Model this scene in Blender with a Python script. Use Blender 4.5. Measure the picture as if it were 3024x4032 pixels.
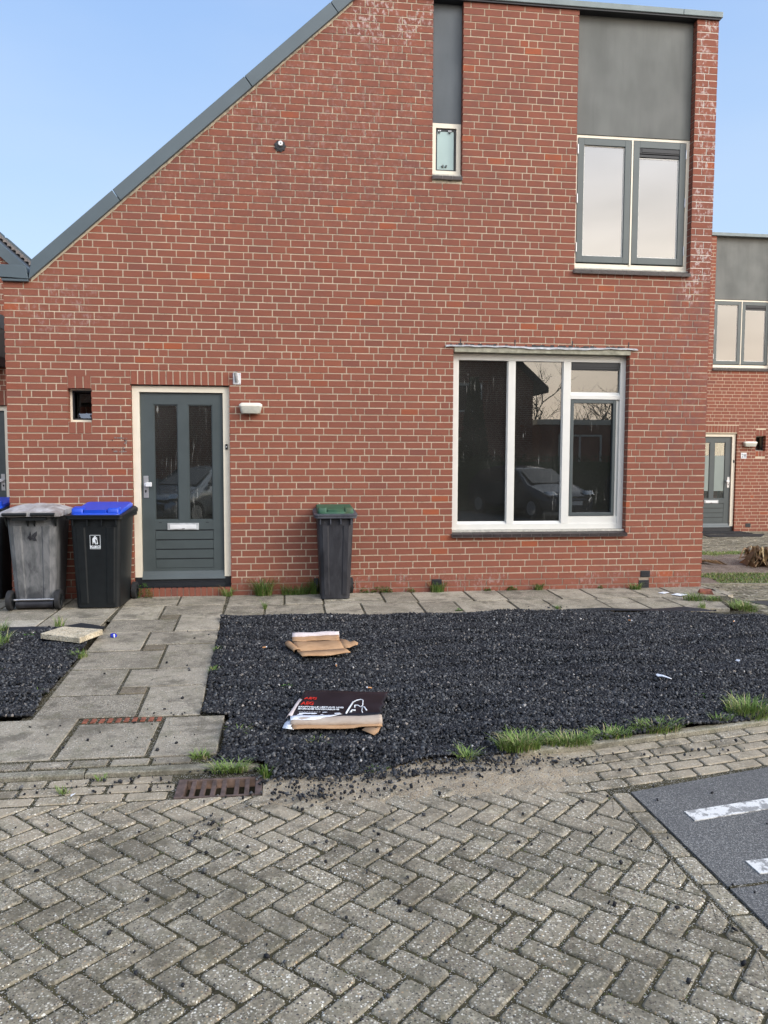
import bpy, bmesh, math, random
import numpy as np
from mathutils import Vector, Matrix
random.seed(7); RS = np.random.RandomState(11)
for o in list(bpy.data.objects): bpy.data.objects.remove(o)
SC = bpy.context.scene
COL = SC.collection
R_ = math.radians
# ------------------------------------------------------------------ camera
CX, CY, CZ = 3.0952, -9.3573, 1.6273
YAW, PITCH, ROLL = 0.12513, 0.07123, 0.0033
F = Vector((math.sin(YAW)*math.cos(PITCH), math.cos(YAW)*math.cos(PITCH), -math.sin(PITCH)))
R = Vector((math.cos(YAW), -math.sin(YAW), 0)); U = R.cross(F)
R2 = R*math.cos(ROLL)+U*math.sin(ROLL); U2 = -R*math.sin(ROLL)+U*math.cos(ROLL)
cd = bpy.data.cameras.new('camera'); cam = bpy.data.objects.new('camera', cd); COL.objects.link(cam)
m = Matrix.Identity(4)
for i in range(3):
    m[i][0] = R2[i]; m[i][1] = U2[i]; m[i][2] = -F[i]
m[0][3], m[1][3], m[2][3] = CX, CY, CZ
cam.matrix_world = m
cd.sensor_fit = 'VERTICAL'; cd.sensor_height = 36; cd.sensor_width = 27; cd.lens = 3100/4032*36
cd.clip_end = 2000; cd.clip_start = 0.05
SC.camera = cam
SC.render.resolution_x, SC.render.resolution_y = 768, 1024
# ------------------------------------------------------------------ light
SUN_EL, SUN_ROT = R_(27), R_(128)
w = bpy.data.worlds.new('World'); SC.world = w; w.use_nodes = True
nt = w.node_tree; nt.nodes.clear()
out = nt.nodes.new('ShaderNodeOutputWorld'); bg = nt.nodes.new('ShaderNodeBackground')
sky = nt.nodes.new('ShaderNodeTexSky'); sky.sky_type = 'NISHITA'; sky.sun_disc = False
sky.sun_elevation = SUN_EL; sky.sun_rotation = SUN_ROT; sky.air_density = 1.1; sky.dust_density = 1.6; sky.ozone_density = 2.2
bg.inputs[1].default_value = 0.15
# bright thin cloud in the half of the sky behind the photographer, blue opposite
tcn = nt.nodes.new('ShaderNodeTexCoord')
dot = nt.nodes.new('ShaderNodeVectorMath'); dot.operation = 'DOT_PRODUCT'; dot.inputs[1].default_value = (0.62, -0.78, 0.0)
nt.links.new(tcn.outputs['Generated'], dot.inputs[0])
mr = nt.nodes.new('ShaderNodeMapRange'); mr.interpolation_type = 'SMOOTHSTEP'
mr.inputs[1].default_value = 0.0; mr.inputs[2].default_value = 0.75
nt.links.new(dot.outputs['Value'], mr.inputs[0])
mp = nt.nodes.new('ShaderNodeMapping'); mp.inputs['Scale'].default_value = (1.0, 1.0, 3.2)
nt.links.new(tcn.outputs['Generated'], mp.inputs[0])
nz = nt.nodes.new('ShaderNodeTexNoise'); nz.inputs['Scale'].default_value = 2.6; nz.inputs['Detail'].default_value = 5
nt.links.new(mp.outputs[0], nz.inputs[0])
sep = nt.nodes.new('ShaderNodeSeparateXYZ'); nt.links.new(tcn.outputs['Generated'], sep.inputs[0])
cr = nt.nodes.new('ShaderNodeValToRGB')   # cloud colour by height above the horizon
cr.color_ramp.elements[0].position = 0.0; cr.color_ramp.elements[0].color = (1.0, .80, .62, 1)
e = cr.color_ramp.elements.new(0.21); e.color = (.98, .89, .78, 1)
cr.color_ramp.elements[-1].position = 0.40; cr.color_ramp.elements[-1].color = (.74, .77, .84, 1)
nt.links.new(sep.outputs[2], cr.inputs[0])
nm = nt.nodes.new('ShaderNodeMapRange'); nm.inputs[1].default_value = .3; nm.inputs[2].default_value = .7; nm.inputs[3].default_value = 20; nm.inputs[4].default_value = 34
nt.links.new(nz.outputs[0], nm.inputs[0])
cm = nt.nodes.new('ShaderNodeVectorMath'); cm.operation = 'SCALE'
nt.links.new(cr.outputs[0], cm.inputs[0]); nt.links.new(nm.outputs[0], cm.inputs['Scale'])
# pale thin haze added to the blue half
sk2 = nt.nodes.new('ShaderNodeMix'); sk2.data_type = 'RGBA'; sk2.inputs[0].default_value = .68
hz = nt.nodes.new('ShaderNodeValToRGB'); hz.color_ramp.elements[0].position = 0; hz.color_ramp.elements[0].color = (.47, .62, .76, 1)
hz.color_ramp.elements[1].position = .62; hz.color_ramp.elements[1].color = (.205, .35, .66, 1)
nt.links.new(sep.outputs[2], hz.inputs[0])
hs_ = nt.nodes.new('ShaderNodeVectorMath'); hs_.operation = 'SCALE'; hs_.inputs['Scale'].default_value = 11.6; nt.links.new(hz.outputs[0], hs_.inputs[0]); nt.links.new(hs_.outputs[0], sk2.inputs[7])
nt.links.new(sky.outputs[0], sk2.inputs[6])
nz2 = nt.nodes.new('ShaderNodeTexNoise'); nz2.inputs['Scale'].default_value = 1.6; nz2.inputs['Detail'].default_value = 6; nt.links.new(mp.outputs[0], nz2.inputs[0])
wr = nt.nodes.new('ShaderNodeMapRange'); wr.inputs[1].default_value = .40; wr.inputs[2].default_value = .70; wr.inputs[3].default_value = 0; wr.inputs[4].default_value = .20; nt.links.new(nz2.outputs[0], wr.inputs[0])
wm = nt.nodes.new('ShaderNodeMix'); wm.data_type = 'RGBA'; wm.inputs[7].default_value = (5.2, 5.8, 6.5, 1); nt.links.new(wr.outputs[0], wm.inputs[0]); nt.links.new(sk2.outputs[2], wm.inputs[6])
mx = nt.nodes.new('ShaderNodeMix'); mx.data_type = 'RGBA'
nt.links.new(mr.outputs[0], mx.inputs[0]); nt.links.new(wm.outputs[2], mx.inputs[6]); nt.links.new(cm.outputs[0], mx.inputs[7])
nt.links.new(mx.outputs[2], bg.inputs[0]); nt.links.new(bg.outputs[0], out.inputs[0])
sl = bpy.data.lights.new('sun', 'SUN'); sl.energy = 1.5; sl.angle = R_(15); sl.color = (1, .93, .84)
so = bpy.data.objects.new('sun', sl); COL.objects.link(so)
sd = Vector((math.sin(SUN_ROT)*math.cos(SUN_EL), math.cos(SUN_ROT)*math.cos(SUN_EL), math.sin(SUN_EL)))
so.rotation_euler = (-sd).to_track_quat('-Z', 'Y').to_euler(); so.location = (8, -12, 12)
SC.view_settings.view_transform = 'Standard'; SC.view_settings.look = 'None'
SC.view_settings.gamma = 1; SC.view_settings.exposure = 0.0; SC.view_settings.use_curve_mapping = False

# ------------------------------------------------------------------ node helpers
class NB:
    def __init__(s, name):
        s.m = bpy.data.materials.new(name); s.m.use_nodes = True; s.t = s.m.node_tree
        s.b = s.t.nodes['Principled BSDF']; s.out = s.t.nodes['Material Output']
        s.geo = s.t.nodes.new('ShaderNodeNewGeometry')
        s.pos = s.geo.outputs['Position']; s.rnd = s.geo.outputs['Random Per Island']
    def l(s, a, b): s.t.links.new(a, b)
    def put(s, v, inp):
        if isinstance(v, (int, float)): inp.default_value = v
        elif isinstance(v, tuple): inp.default_value = v if len(v) == 4 or len(inp.default_value) == 3 else v+(1,)
        else: s.l(v, inp)
    def mapping(s, sc=(1,1,1), loc=(0,0,0), rot=(0,0,0), vec=None):
        n = s.t.nodes.new('ShaderNodeMapping'); s.l(vec or s.pos, n.inputs[0])
        n.inputs['Scale'].default_value = sc; n.inputs['Location'].default_value = loc; n.inputs['Rotation'].default_value = rot
        return n.outputs[0]
    def noise(s, scale, detail=3, vec=None, rough=.5, dist=0):
        n = s.t.nodes.new('ShaderNodeTexNoise'); s.l(vec or s.pos, n.inputs[0])
        n.inputs['Scale'].default_value = scale; n.inputs['Detail'].default_value = detail
        n.inputs['Roughness'].default_value = rough; n.inputs['Distortion'].default_value = dist
        return n.outputs[0]
    def vor(s, scale, vec=None, feat='F1', rand=1):
        n = s.t.nodes.new('ShaderNodeTexVoronoi'); n.feature = feat; s.l(vec or s.pos, n.inputs[0]); n.inputs['Scale'].default_value = scale
        n.inputs['Randomness'].default_value = rand
        return n
    def ramp(s, fac, els, interp='LINEAR'):
        n = s.t.nodes.new('ShaderNodeValToRGB'); s.l(fac, n.inputs[0]); r = n.color_ramp; r.interpolation = interp
        while len(r.elements) > 1: r.elements.remove(r.elements[-1])
        for i, (p, c) in enumerate(els):
            if isinstance(c, (int, float)): c = (c, c, c)
            e = r.elements[0] if i == 0 else r.elements.new(p)
            e.position = p; e.color = tuple(c)+(1,)
        return n.outputs[0]
    def rng(s, v, a, b, c=0, d=1, smooth=False):
        n = s.t.nodes.new('ShaderNodeMapRange'); s.l(v, n.inputs[0])
        if smooth: n.interpolation_type = 'SMOOTHSTEP'
        for i, k in enumerate((a, b, c, d)): n.inputs[i+1].default_value = k
        return n.outputs[0]
    def mix(s, fac, a, b, mode='MIX'):
        n = s.t.nodes.new('ShaderNodeMix'); n.data_type = 'RGBA'; n.blend_type = mode
        s.put(fac, n.inputs[0]); s.put(a, n.inputs[6]); s.put(b, n.inputs[7]); return n.outputs[2]
    def math(s, op, a, b=0.0):
        n = s.t.nodes.new('ShaderNodeMath'); n.operation = op; s.put(a, n.inputs[0]); s.put(b, n.inputs[1]); return n.outputs[0]
    def xyz(s, vec=None):
        n = s.t.nodes.new('ShaderNodeSeparateXYZ'); s.l(vec or s.pos, n.inputs[0]); return n.outputs
    def bump(s, h, st=.5, dist=.01):
        n = s.t.nodes.new('ShaderNodeBump'); s.l(h, n.inputs['Height']); n.inputs['Strength'].default_value = st
        n.inputs['Distance'].default_value = dist; s.l(n.outputs[0], s.b.inputs['Normal'])
    def fin(s, col=None, rough=None, metal=None, spec=None):
        if col is not None: s.put(col, s.b.inputs['Base Color'])
        if rough is not None: s.put(rough, s.b.inputs['Roughness'])
        if metal is not None: s.b.inputs['Metallic'].default_value = metal
        if spec is not None: s.b.inputs['Specular IOR Level'].default_value = spec
        return s.m
def boxmask(n, x0, x1, z0, z1, f=.15):
    X = n.xyz(); a = n.rng(X[0], x0-f, x0+f, smooth=True); b = n.rng(X[0], x1-f, x1+f, 1, 0, True)
    c = n.rng(X[2], z0-f, z0+f, smooth=True); d = n.rng(X[2], z1-f, z1+f, 1, 0, True)
    return n.math('MULTIPLY', n.math('MULTIPLY', a, b), n.math('MULTIPLY', c, d))
MT = {}
def plain(name, col, rough=.5, var=.15, scale=30, metal=0, bump=0, spec=.5):
    n = NB(name); f = n.noise(scale, 4)
    c = n.mix(n.rng(f, .3, .7), tuple(k*(1-var) for k in col), tuple(min(1, k*(1+var)) for k in col))
    if bump: n.bump(n.noise(scale*4, 3), bump, .004)
    MT[name] = n.fin(c, rough, metal, spec); return MT[name]

# brick
def brick_mat(name, stains):
    n = NB(name)
    c = n.ramp(n.rnd, [(0, (.212,.070,.044)), (.15, (.240,.080,.049)), (.5, (.262,.089,.054)), (.75, (.240,.081,.050)), (.94, (.268,.086,.048)), (.975, (.178,.066,.049)), (.994, (.36,.088,.031))])
    g = n.noise(9, 5, rough=.65); c = n.mix(n.rng(g, .3, .75, 0, .30), c, (.155,.062,.050))
    fine = n.noise(260, 2); c = n.mix(n.rng(fine, .35, .7, 0, .35), c, (.33,.122,.075))
    big = n.noise(.8, 4); c = n.mix(n.rng(big, .42, .64, 0, .24), c, (.150,.062,.050))
    if stains:
        # salts washed out of the joints, with their own blotchy shape
        v1 = n.noise(26, 5, n.mapping((1, 1, .55)), .7); v2 = n.noise(3.3, 4)
        k = n.math('MULTIPLY', n.rng(v1, .50, .60, smooth=True), n.rng(v2, .44, .56))
        for b, s_ in (((3.85, 4.85, 6.42, 7.2, .12), 1.5), ((8.12, 8.6, 3.7, 7.0, .05), 1.3), ((1.0, 4.8, 4.7, 7.0, .6), .25), ((8.0, 8.6, 3.55, 3.86, .1), 1.2), ((7.7, 8.6, 2.2, 3.6, .3), .16), ((2.6, 8.4, -.3, .20, .08), .4), ((.1, 1.2, 2.9, 3.6, .3), .3)):
            mk = n.math('MULTIPLY', n.math('MULTIPLY', boxmask(n, *b), k), s_)
            mk = n.math('MINIMUM', mk, .80)
            c = n.mix(mk, c, (.50,.40,.37))
        dk = n.math('MULTIPLY', n.rng(n.noise(5, 5, rough=.7), .45, .65), boxmask(n, 7.75, 8.6, 1.6, 3.75, .3))
        c = n.mix(n.math('MULTIPLY', dk, .55), c, (.15,.075,.075))
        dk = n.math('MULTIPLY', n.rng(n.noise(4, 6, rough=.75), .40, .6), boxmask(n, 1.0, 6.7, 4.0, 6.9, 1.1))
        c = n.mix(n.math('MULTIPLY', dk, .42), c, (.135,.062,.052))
    n.bump(n.math('ADD', n.noise(180, 3), n.noise(30, 3)), .55, .004)
    return n.fin(c, .85, spec=.3)
def mortar_mat(name, stains):
    n = NB(name)
    f = n.noise(14, 5, rough=.7); c = n.mix(n.rng(f, .3, .7), (.54,.455,.335), (.66,.57,.43))
    f2 = n.noise(3, 4); c = n.mix(n.rng(f2, .45, .62, 0, .5), c, (.44,.39,.29))
    if stains:
        d = n.math('MULTIPLY', n.rng(n.noise(18, 5, rough=.8), .44, .60), boxmask(n, -.5, 5.4, 4.2, 6.75, .5))
        c = n.mix(n.math('MULTIPLY', d, .75), c, (.16,.14,.12))
        d = n.math('MULTIPLY', n.rng(n.noise(22, 5, rough=.8), .55, .63), boxmask(n, 0, 8.4, -.3, 3.6, .3))
        c = n.mix(n.math('MULTIPLY', d, .55), c, (.22,.20,.16))
        c = n.mix(n.math('MULTIPLY', boxmask(n, 8.05, 8.6, 3.8, 7, .05), .6), c, (.78,.74,.68))
        c = n.mix(n.math('MULTIPLY', n.math('MULTIPLY', boxmask(n, 7.6, 8.6, 1.5, 3.7, .3), n.rng(f2, .4, .6)), .6), c, (.30,.24,.21))
        c = n.mix(n.math('MULTIPLY', boxmask(n, -1, 8.6, -.4, .16, .03), .75), c, (.25,.19,.15))
    n.bump(n.noise(150, 4), .5, .004)
    return n.fin(c, .95, spec=.2)
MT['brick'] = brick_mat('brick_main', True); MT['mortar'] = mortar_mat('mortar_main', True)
MT['brick2'] = brick_mat('brick_other', False); MT['mortar2'] = mortar_mat('mortar_other', False)
plain('fascia', (.078,.105,.120), .5, .08, 3, bump=.08)
plain('coping_metal', (.17,.21,.21), .45, .15, 6)
def panel_m(name, col):
    n = NB(name); c = n.mix(n.rng(n.noise(2.2, 5, n.mapping((1.6, 1, .5))), .38, .66), tuple(k*.86 for k in col), tuple(k*1.12 for k in col))
    c = n.mix(n.rng(n.noise(9, 5, n.mapping((1.4, 1, .09)), .7), .56, .74, 0, .35), c, tuple(k*.62 for k in col)); c = n.mix(n.rng(n.noise(16, 4, rough=.8), .68, .73, 0, .5), c, tuple(k*.6 for k in col))
    n.bump(n.noise(1.5, 2), .05, .02); MT[name] = n.fin(c, n.rng(n.noise(3, 3), .3, .7, .5, .68))
panel_m('panel_grey', (.108,.114,.104)); panel_m('panel_dark', (.078,.092,.102))
plain('frame_cream', (.78,.71,.57), .45, .04, 8)
plain('frame_white', (.70,.685,.63), .4, .03, 8)
plain('leaf_grey', (.062,.077,.078), .42, .07, 6)
plain('sash_grey', (.082,.100,.098), .42, .07, 6)
plain('black_trim', (.012,.014,.018), .5)
plain('room_dark', (.07,.073,.068), .9, .2, 2)
plain('curtain', (.55,.56,.54), .8, .1, 12)
plain('steel', (.55,.55,.56), .35, .08, 20, metal=.7)
plain('steel_white', (.72,.72,.71), .4, .06, 20)
plain('lamp_cream', (.70,.66,.55), .4, .05, 20)
plain('lamp_lens', (.50,.49,.42), .25, .08, 30)
plain('concrete_lintel', (.30,.285,.215), .9, .35, 14, bump=.4)
plain('zinc', (.42,.43,.43), .5, .3, 18)
plain('sill_tile', (.030,.021,.021), .4, .4, 12)
plain('sill_mortar', (.22,.19,.17), .9, .2, 40)
plain('cement', (.46,.44,.38), .9, .2, 25, bump=.3)
plain('roof_dark', (.035,.037,.04), .8, .2, 6)
plain('black_plastic', (.007,.009,.010), .48, .25, 14, spec=.35)
plain('rubber', (.016,.016,.017), .75, .3, 40)
plain('blue_lid', (.008,.065,.56), .33, .06, 10)
plain('sign_white', (.78,.80,.80), .4, .02)
plain('ink', (.03,.05,.10), .5, 0)
plain('red_print', (.62,.03,.02), .4, .1)
plain('white_print', (.75,.78,.80), .45, .05)
plain('paper_white', (.80,.82,.86), .75, .08, 20)
plain('iron', (.115,.080,.066), .65, .35, 25, metal=.15, bump=.5)
plain('membrane', (.016,.018,.022), .6, .3, 30, bump=.5)
plain('butt', (.62,.30,.12), .8, .1); plain('red_clay', (.23,.075,.042), .85, .45, 22, bump=.3)
plain('blue_foil', (.03,.05,.52), .25, .2, 60, metal=.4)
plain('moss_dark', (.008,.009,.005), .95, .4, 60, bump=.6)
plain('doormat', (.012,.013,.014), .95, .3, 90, bump=.6)
plain('car_blue', (.035,.05,.075), .18, .03, 4, metal=.4); plain('car_silver', (.42,.44,.45), .2, .03, 4, metal=.4)
plain('car_glass', (.02,.025,.03), .05, 0, 4); plain('car_lamp', (.75,.78,.8), .1, .02)
plain('bark', (.060,.048,.036), .9, .3, 12)
def grey_plastic(name, c0, c1, dark):
    n = NB(name)
    f = n.noise(5, 6, n.mapping((2.2, 2.2, .7)), .68, .6); c = n.mix(n.rng(f, .36, .66, smooth=True), c0, c1)
    f2 = n.noise(2.6, 5, n.mapping((1.6, 1.6, .9), (3, 1, 2)), .6); c = n.mix(n.rng(f2, .52, .64, 0, .75, True), c, dark)
    sc = n.noise(60, 4, n.mapping((1, 1, .12)), .8); c = n.mix(n.rng(sc, .62, .72, 0, .35), c, c1)
    MT[name] = n.fin(c, n.rng(f, .3, .7, .4, .65), spec=.4)
grey_plastic('grey_worn', (.095,.098,.100), (.185,.185,.185), (.030,.032,.036))
grey_plastic('grey_lid', (.34,.33,.325), (.50,.495,.49), (.19,.165,.15))
grey_plastic('charcoal_plastic', (.022,.022,.026), (.040,.040,.046), (.012,.012,.016))
grey_plastic('charcoal_rim', (.055,.058,.072), (.085,.09,.105), (.035,.037,.046))
grey_plastic('green_lid', (.020,.080,.045), (.042,.120,.066), (.062,.078,.034))
def glass_mat(name, refl_ior, tint, streak=0):
    n = NB(name); t = n.t; t.nodes.remove(n.b)
    gl = t.nodes.new('ShaderNodeBsdfGlossy'); gl.inputs['Roughness'].default_value = .004
    tr = t.nodes.new('ShaderNodeBsdfTransparent'); tr.inputs[0].default_value = tint+(1,)
    fr = t.nodes.new('ShaderNodeFresnel'); fr.inputs[0].default_value = refl_ior
    mx = t.nodes.new('ShaderNodeMixShader'); n.l(fr.outputs[0], mx.inputs[0]); n.l(tr.outputs[0], mx.inputs[1]); n.l(gl.outputs[0], mx.inputs[2])
    last = mx.outputs[0]
    if streak:
        df = t.nodes.new('ShaderNodeBsdfDiffuse'); df.inputs[0].default_value = (.6, .6, .55, 1)
        k = n.rng(n.noise(34, 5, n.mapping((1.6, 1, .10)), .75), .615, .70)
        k2 = n.rng(n.noise(150, 2), .70, .78); k = n.math('MAXIMUM', k, n.math('MULTIPLY', k2, .7))
        k = n.math('MULTIPLY', k, n.rng(n.noise(1.7, 2), .42, .6)); k = n.math('MULTIPLY', k, streak)
        k = n.math('ADD', k, n.rng(n.noise(1.3, 4), .3, .7, .014, .036))  # faint diffuse veil lifts dark panes, standing in for ambient light on the glass
        m2 = t.nodes.new('ShaderNodeMixShader'); n.l(k, m2.inputs[0]); n.l(last, m2.inputs[1]); n.l(df.outputs[0], m2.inputs[2]); last = m2.outputs[0]
    n.l(last, n.out.inputs[0]); MT[name] = n.m
glass_mat('glass', 2.0, (.55,.58,.56), .5)
glass_mat('glass_door', 1.9, (.75,.80,.75), .6)
glass_mat('glass_up', 2.9, (.5,.52,.5), 0)
plain('film_frosted', (.22,.26,.24), .35, .05, 3)
plain('obscure_glass', (.33,.45,.43), .22, .05, 3)
# stone speckle materials
def speckle(name, base, base2, scale, frac, bumpst=.8, moss=.3, tintisl=True, whites=1.0, dust=False, isl=.42):
    n = NB(name)
    f = n.noise(2.2, 4); c = n.mix(n.rng(f, .35, .65), base, base2)
    f = n.noise(scale*.9, 2); c = n.mix(n.rng(f, .35, .68), c, tuple(k*.55 for k in base))
    if tintisl: c = n.mix(n.rng(n.rnd, 0, 1, 0, isl), c, tuple(k*1.35 for k in base2))
    for sc, lo in ((scale, frac), (scale*1.55, frac*.9)):
        v = n.vor(sc); vc = n.xyz(v.outputs['Color'])
        rad = n.rng(v.outputs['Distance'], .28, .42, 1, 0)
        pick = n.math('MULTIPLY', rad, n.math('LESS_THAN', vc[0], lo))
        peb = n.ramp(vc[1], [(0, (.045,.042,.045)), (.22, (.14,.10,.085)), (.38, (.33,.29,.23)), (.55, (.50*whites,.44*whites,.34*whites)), (.72, (.62*whites,.57*whites,.46*whites)), (.86, (.76*whites,.72*whites,.61*whites)), (.95, (.55,.38,.22))], 'CONSTANT')
        c = n.mix(pick, c, peb)
    m1 = n.math('MULTIPLY', n.rng(n.noise(7, 5, rough=.7), .50, .66), moss)
    c = n.mix(m1, c, (.10,.10,.045))
    d1 = n.rng(n.noise(1.3, 4, rough=.6), .50, .68, 0, .45); c = n.mix(d1, c, tuple(k*.5 for k in base))
    if dust:
        c = n.mix(n.rng(n.noise(.9, 5, rough=.7), .42, .60, 0, .35), c, (.10,.095,.07)); c = n.mix(n.rng(n.noise(5.5, 6, n.mapping((1,1,1),(7,2,0)), .8), .60, .72, 0, .5), c, (.50,.46,.38))
    if dust:   # sand worked into the stones next to the gravel
        Y_ = n.xyz()[1]; k = n.math('MULTIPLY', n.rng(Y_, -6.15, -5.35, smooth=True), n.rng(n.noise(3.1, 5, rough=.65), .36, .60)); c = n.mix(n.math('MULTIPLY', k, .70), c, (.42,.345,.245))
    bl = n.math('MULTIPLY', n.rng(n.noise(3.7, 6, rough=.75), .50, .62), .62); c = n.mix(bl, c, tuple(k_*.36 for k_ in base))
    bl = n.math('MULTIPLY', n.rng(n.noise(11, 6, rough=.75), .58, .68), .5); c = n.mix(bl, c, tuple(min(1, k_*1.7) for k_ in base2))
    n.bump(n.math('ADD', n.noise(scale*.8, 3), n.math('MULTIPLY', n.noise(20, 3), .6)), bumpst, .005)
    MT[name] = n.fin(c, .9, spec=.25)
speckle('paver', (.268,.228,.158), (.362,.315,.228), 80, .70, moss=.34, whites=1.3, dust=True)
speckle('slab', (.238,.208,.155), (.350,.308,.235), 105, .42, .5, moss=.40, whites=.95, isl=.75)
speckle('slab_light', (.45,.41,.32), (.52,.47,.38), 150, .2, .3, moss=.3)
speckle('pebble_slab', (.66,.56,.38), (.76,.66,.48), 60, .75, 1.0, moss=.05)
speckle('filler', (.155,.128,.085), (.20,.165,.115), 120, .25, .6, moss=.25, whites=.7)
speckle('pave_far', (.155,.140,.095), (.235,.210,.150), 26, .34, .5, moss=.55, isl=.8)
speckle('concrete_kerb', (.27,.245,.18), (.37,.34,.26), 110, .35, .6, moss=.55, whites=.8)
def asphalt(name, b):
    n = NB(name); v = n.vor(230); vc = n.xyz(v.outputs['Color'])
    c = n.ramp(vc[0], [(0, b*.6), (.4, (b*1.02, b, b*.93)), (.75, (b*1.35, b*1.3, b*1.2)), (.96, (b*2.6, b*2.5, b*2.3))])
    c = n.mix(n.rng(n.noise(1.5, 4), .4, .65, 0, .4), c, (b*.7, b*.7, b*.7))
    c = n.mix(n.rng(n.noise(5, 5, rough=.8), .66, .72, 0, .5), c, (.2, .2, .19))
    n.bump(v.outputs['Distance'], .6, .004); MT[name] = n.fin(c, .9, spec=.25)
asphalt('asphalt', .125); asphalt('asphalt_dark', .05)
def paint():
    n = NB('road_paint'); k = n.rng(n.noise(14, 6, rough=.75), .50, .54)
    c = n.mix(n.math('MULTIPLY', k, .8), (.74,.72,.67), (.17,.165,.155)); c = n.mix(n.rng(n.noise(120, 3), .5, .7, 0, .4), c, (.45,.43,.38))
    MT['road_paint'] = n.fin(c, .8)
paint()
def gravel_m():
    n = NB('gravel_stone')
    c = n.ramp(n.rnd, [(0, (.005,.005,.007)), (.34, (.011,.012,.014)), (.60, (.026,.027,.030)), (.82, (.070,.072,.075)), (.97, (.145,.145,.142)), (.9965, (.28,.24,.20)), (.9988, (.60,.58,.55))])
    c = n.mix(n.rng(n.noise(120, 3), .4, .7, 0, .4), c, (.058,.058,.062))
    n.bump(n.noise(220, 2), .4, .003); MT['gravel_stone'] = n.fin(c, .70, spec=.3)
gravel_m()
def sand_m(name, a, b, sc=1):
    n = NB(name); c = n.mix(n.rng(n.noise(9*sc, 6, rough=.7), .35, .65), a, b)
    v = n.vor(260); vc = n.xyz(v.outputs['Color']); c = n.mix(n.math('LESS_THAN', vc[0], .10), c, (.40,.37,.32))
    c = n.mix(n.math('GREATER_THAN', vc[0], .93), c, (.06,.05,.04))
    n.bump(n.math('ADD', n.noise(90, 4), n.noise(14*sc, 5)), .8, .01); MT[name] = n.fin(c, .97, spec=.15)
sand_m('sand', (.30,.235,.155), (.40,.33,.23)); sand_m('joint_dirt', (.036,.032,.017), (.088,.075,.040))
sand_m('soil', (.13,.095,.070), (.22,.17,.13), .6); sand_m('ground_earth', (.16,.14,.11), (.22,.20,.16), .1)
def grass_m(name, a, b, dry):
    n = NB(name); c = n.ramp(n.rnd, [(0, a), (.55, b), (.80, b), (.88, dry), (1, dry)])
    MT[name] = n.fin(c, .6, spec=.3)
grass_m('grass_blade', (.045,.105,.015), (.135,.215,.045), (.38,.33,.15))
grass_m('grass_pale', (.10,.18,.03), (.20,.28,.07), (.45,.38,.20))
grass_m('weed_leaf', (.035,.11,.015), (.09,.20,.03), (.10,.2,.03))
grass_m('foliage_far', (.030,.060,.018), (.055,.085,.025), (.05,.08,.03))
grass_m('dead_leaf', (.035,.020,.012), (.26,.17,.085), (.50,.38,.20))
def card(name, a, b):
    n = NB(name); c = n.mix(n.rng(n.noise(10, 4), .35, .65), a, b)
    c = n.mix(n.rng(n.noise(120, 2, n.mapping((.15, 1, 1))), .45, .7, 0, .2), c, tuple(k*.7 for k in a)); MT[name] = n.fin(c, .85, spec=.2)
card('cardboard', (.38,.225,.120), (.47,.29,.16)); card('cardboard_grey', (.42,.335,.265), (.52,.43,.34)); card('card_white', (.58,.50,.48), (.66,.58,.56))
def printed():
    n = NB('dark_print'); c = n.mix(n.rng(n.noise(6, 4), .4, .65), (.006,.006,.010), (.016,.014,.020))
    MT['dark_print'] = n.fin(c, .5, spec=.3)
printed()

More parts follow.
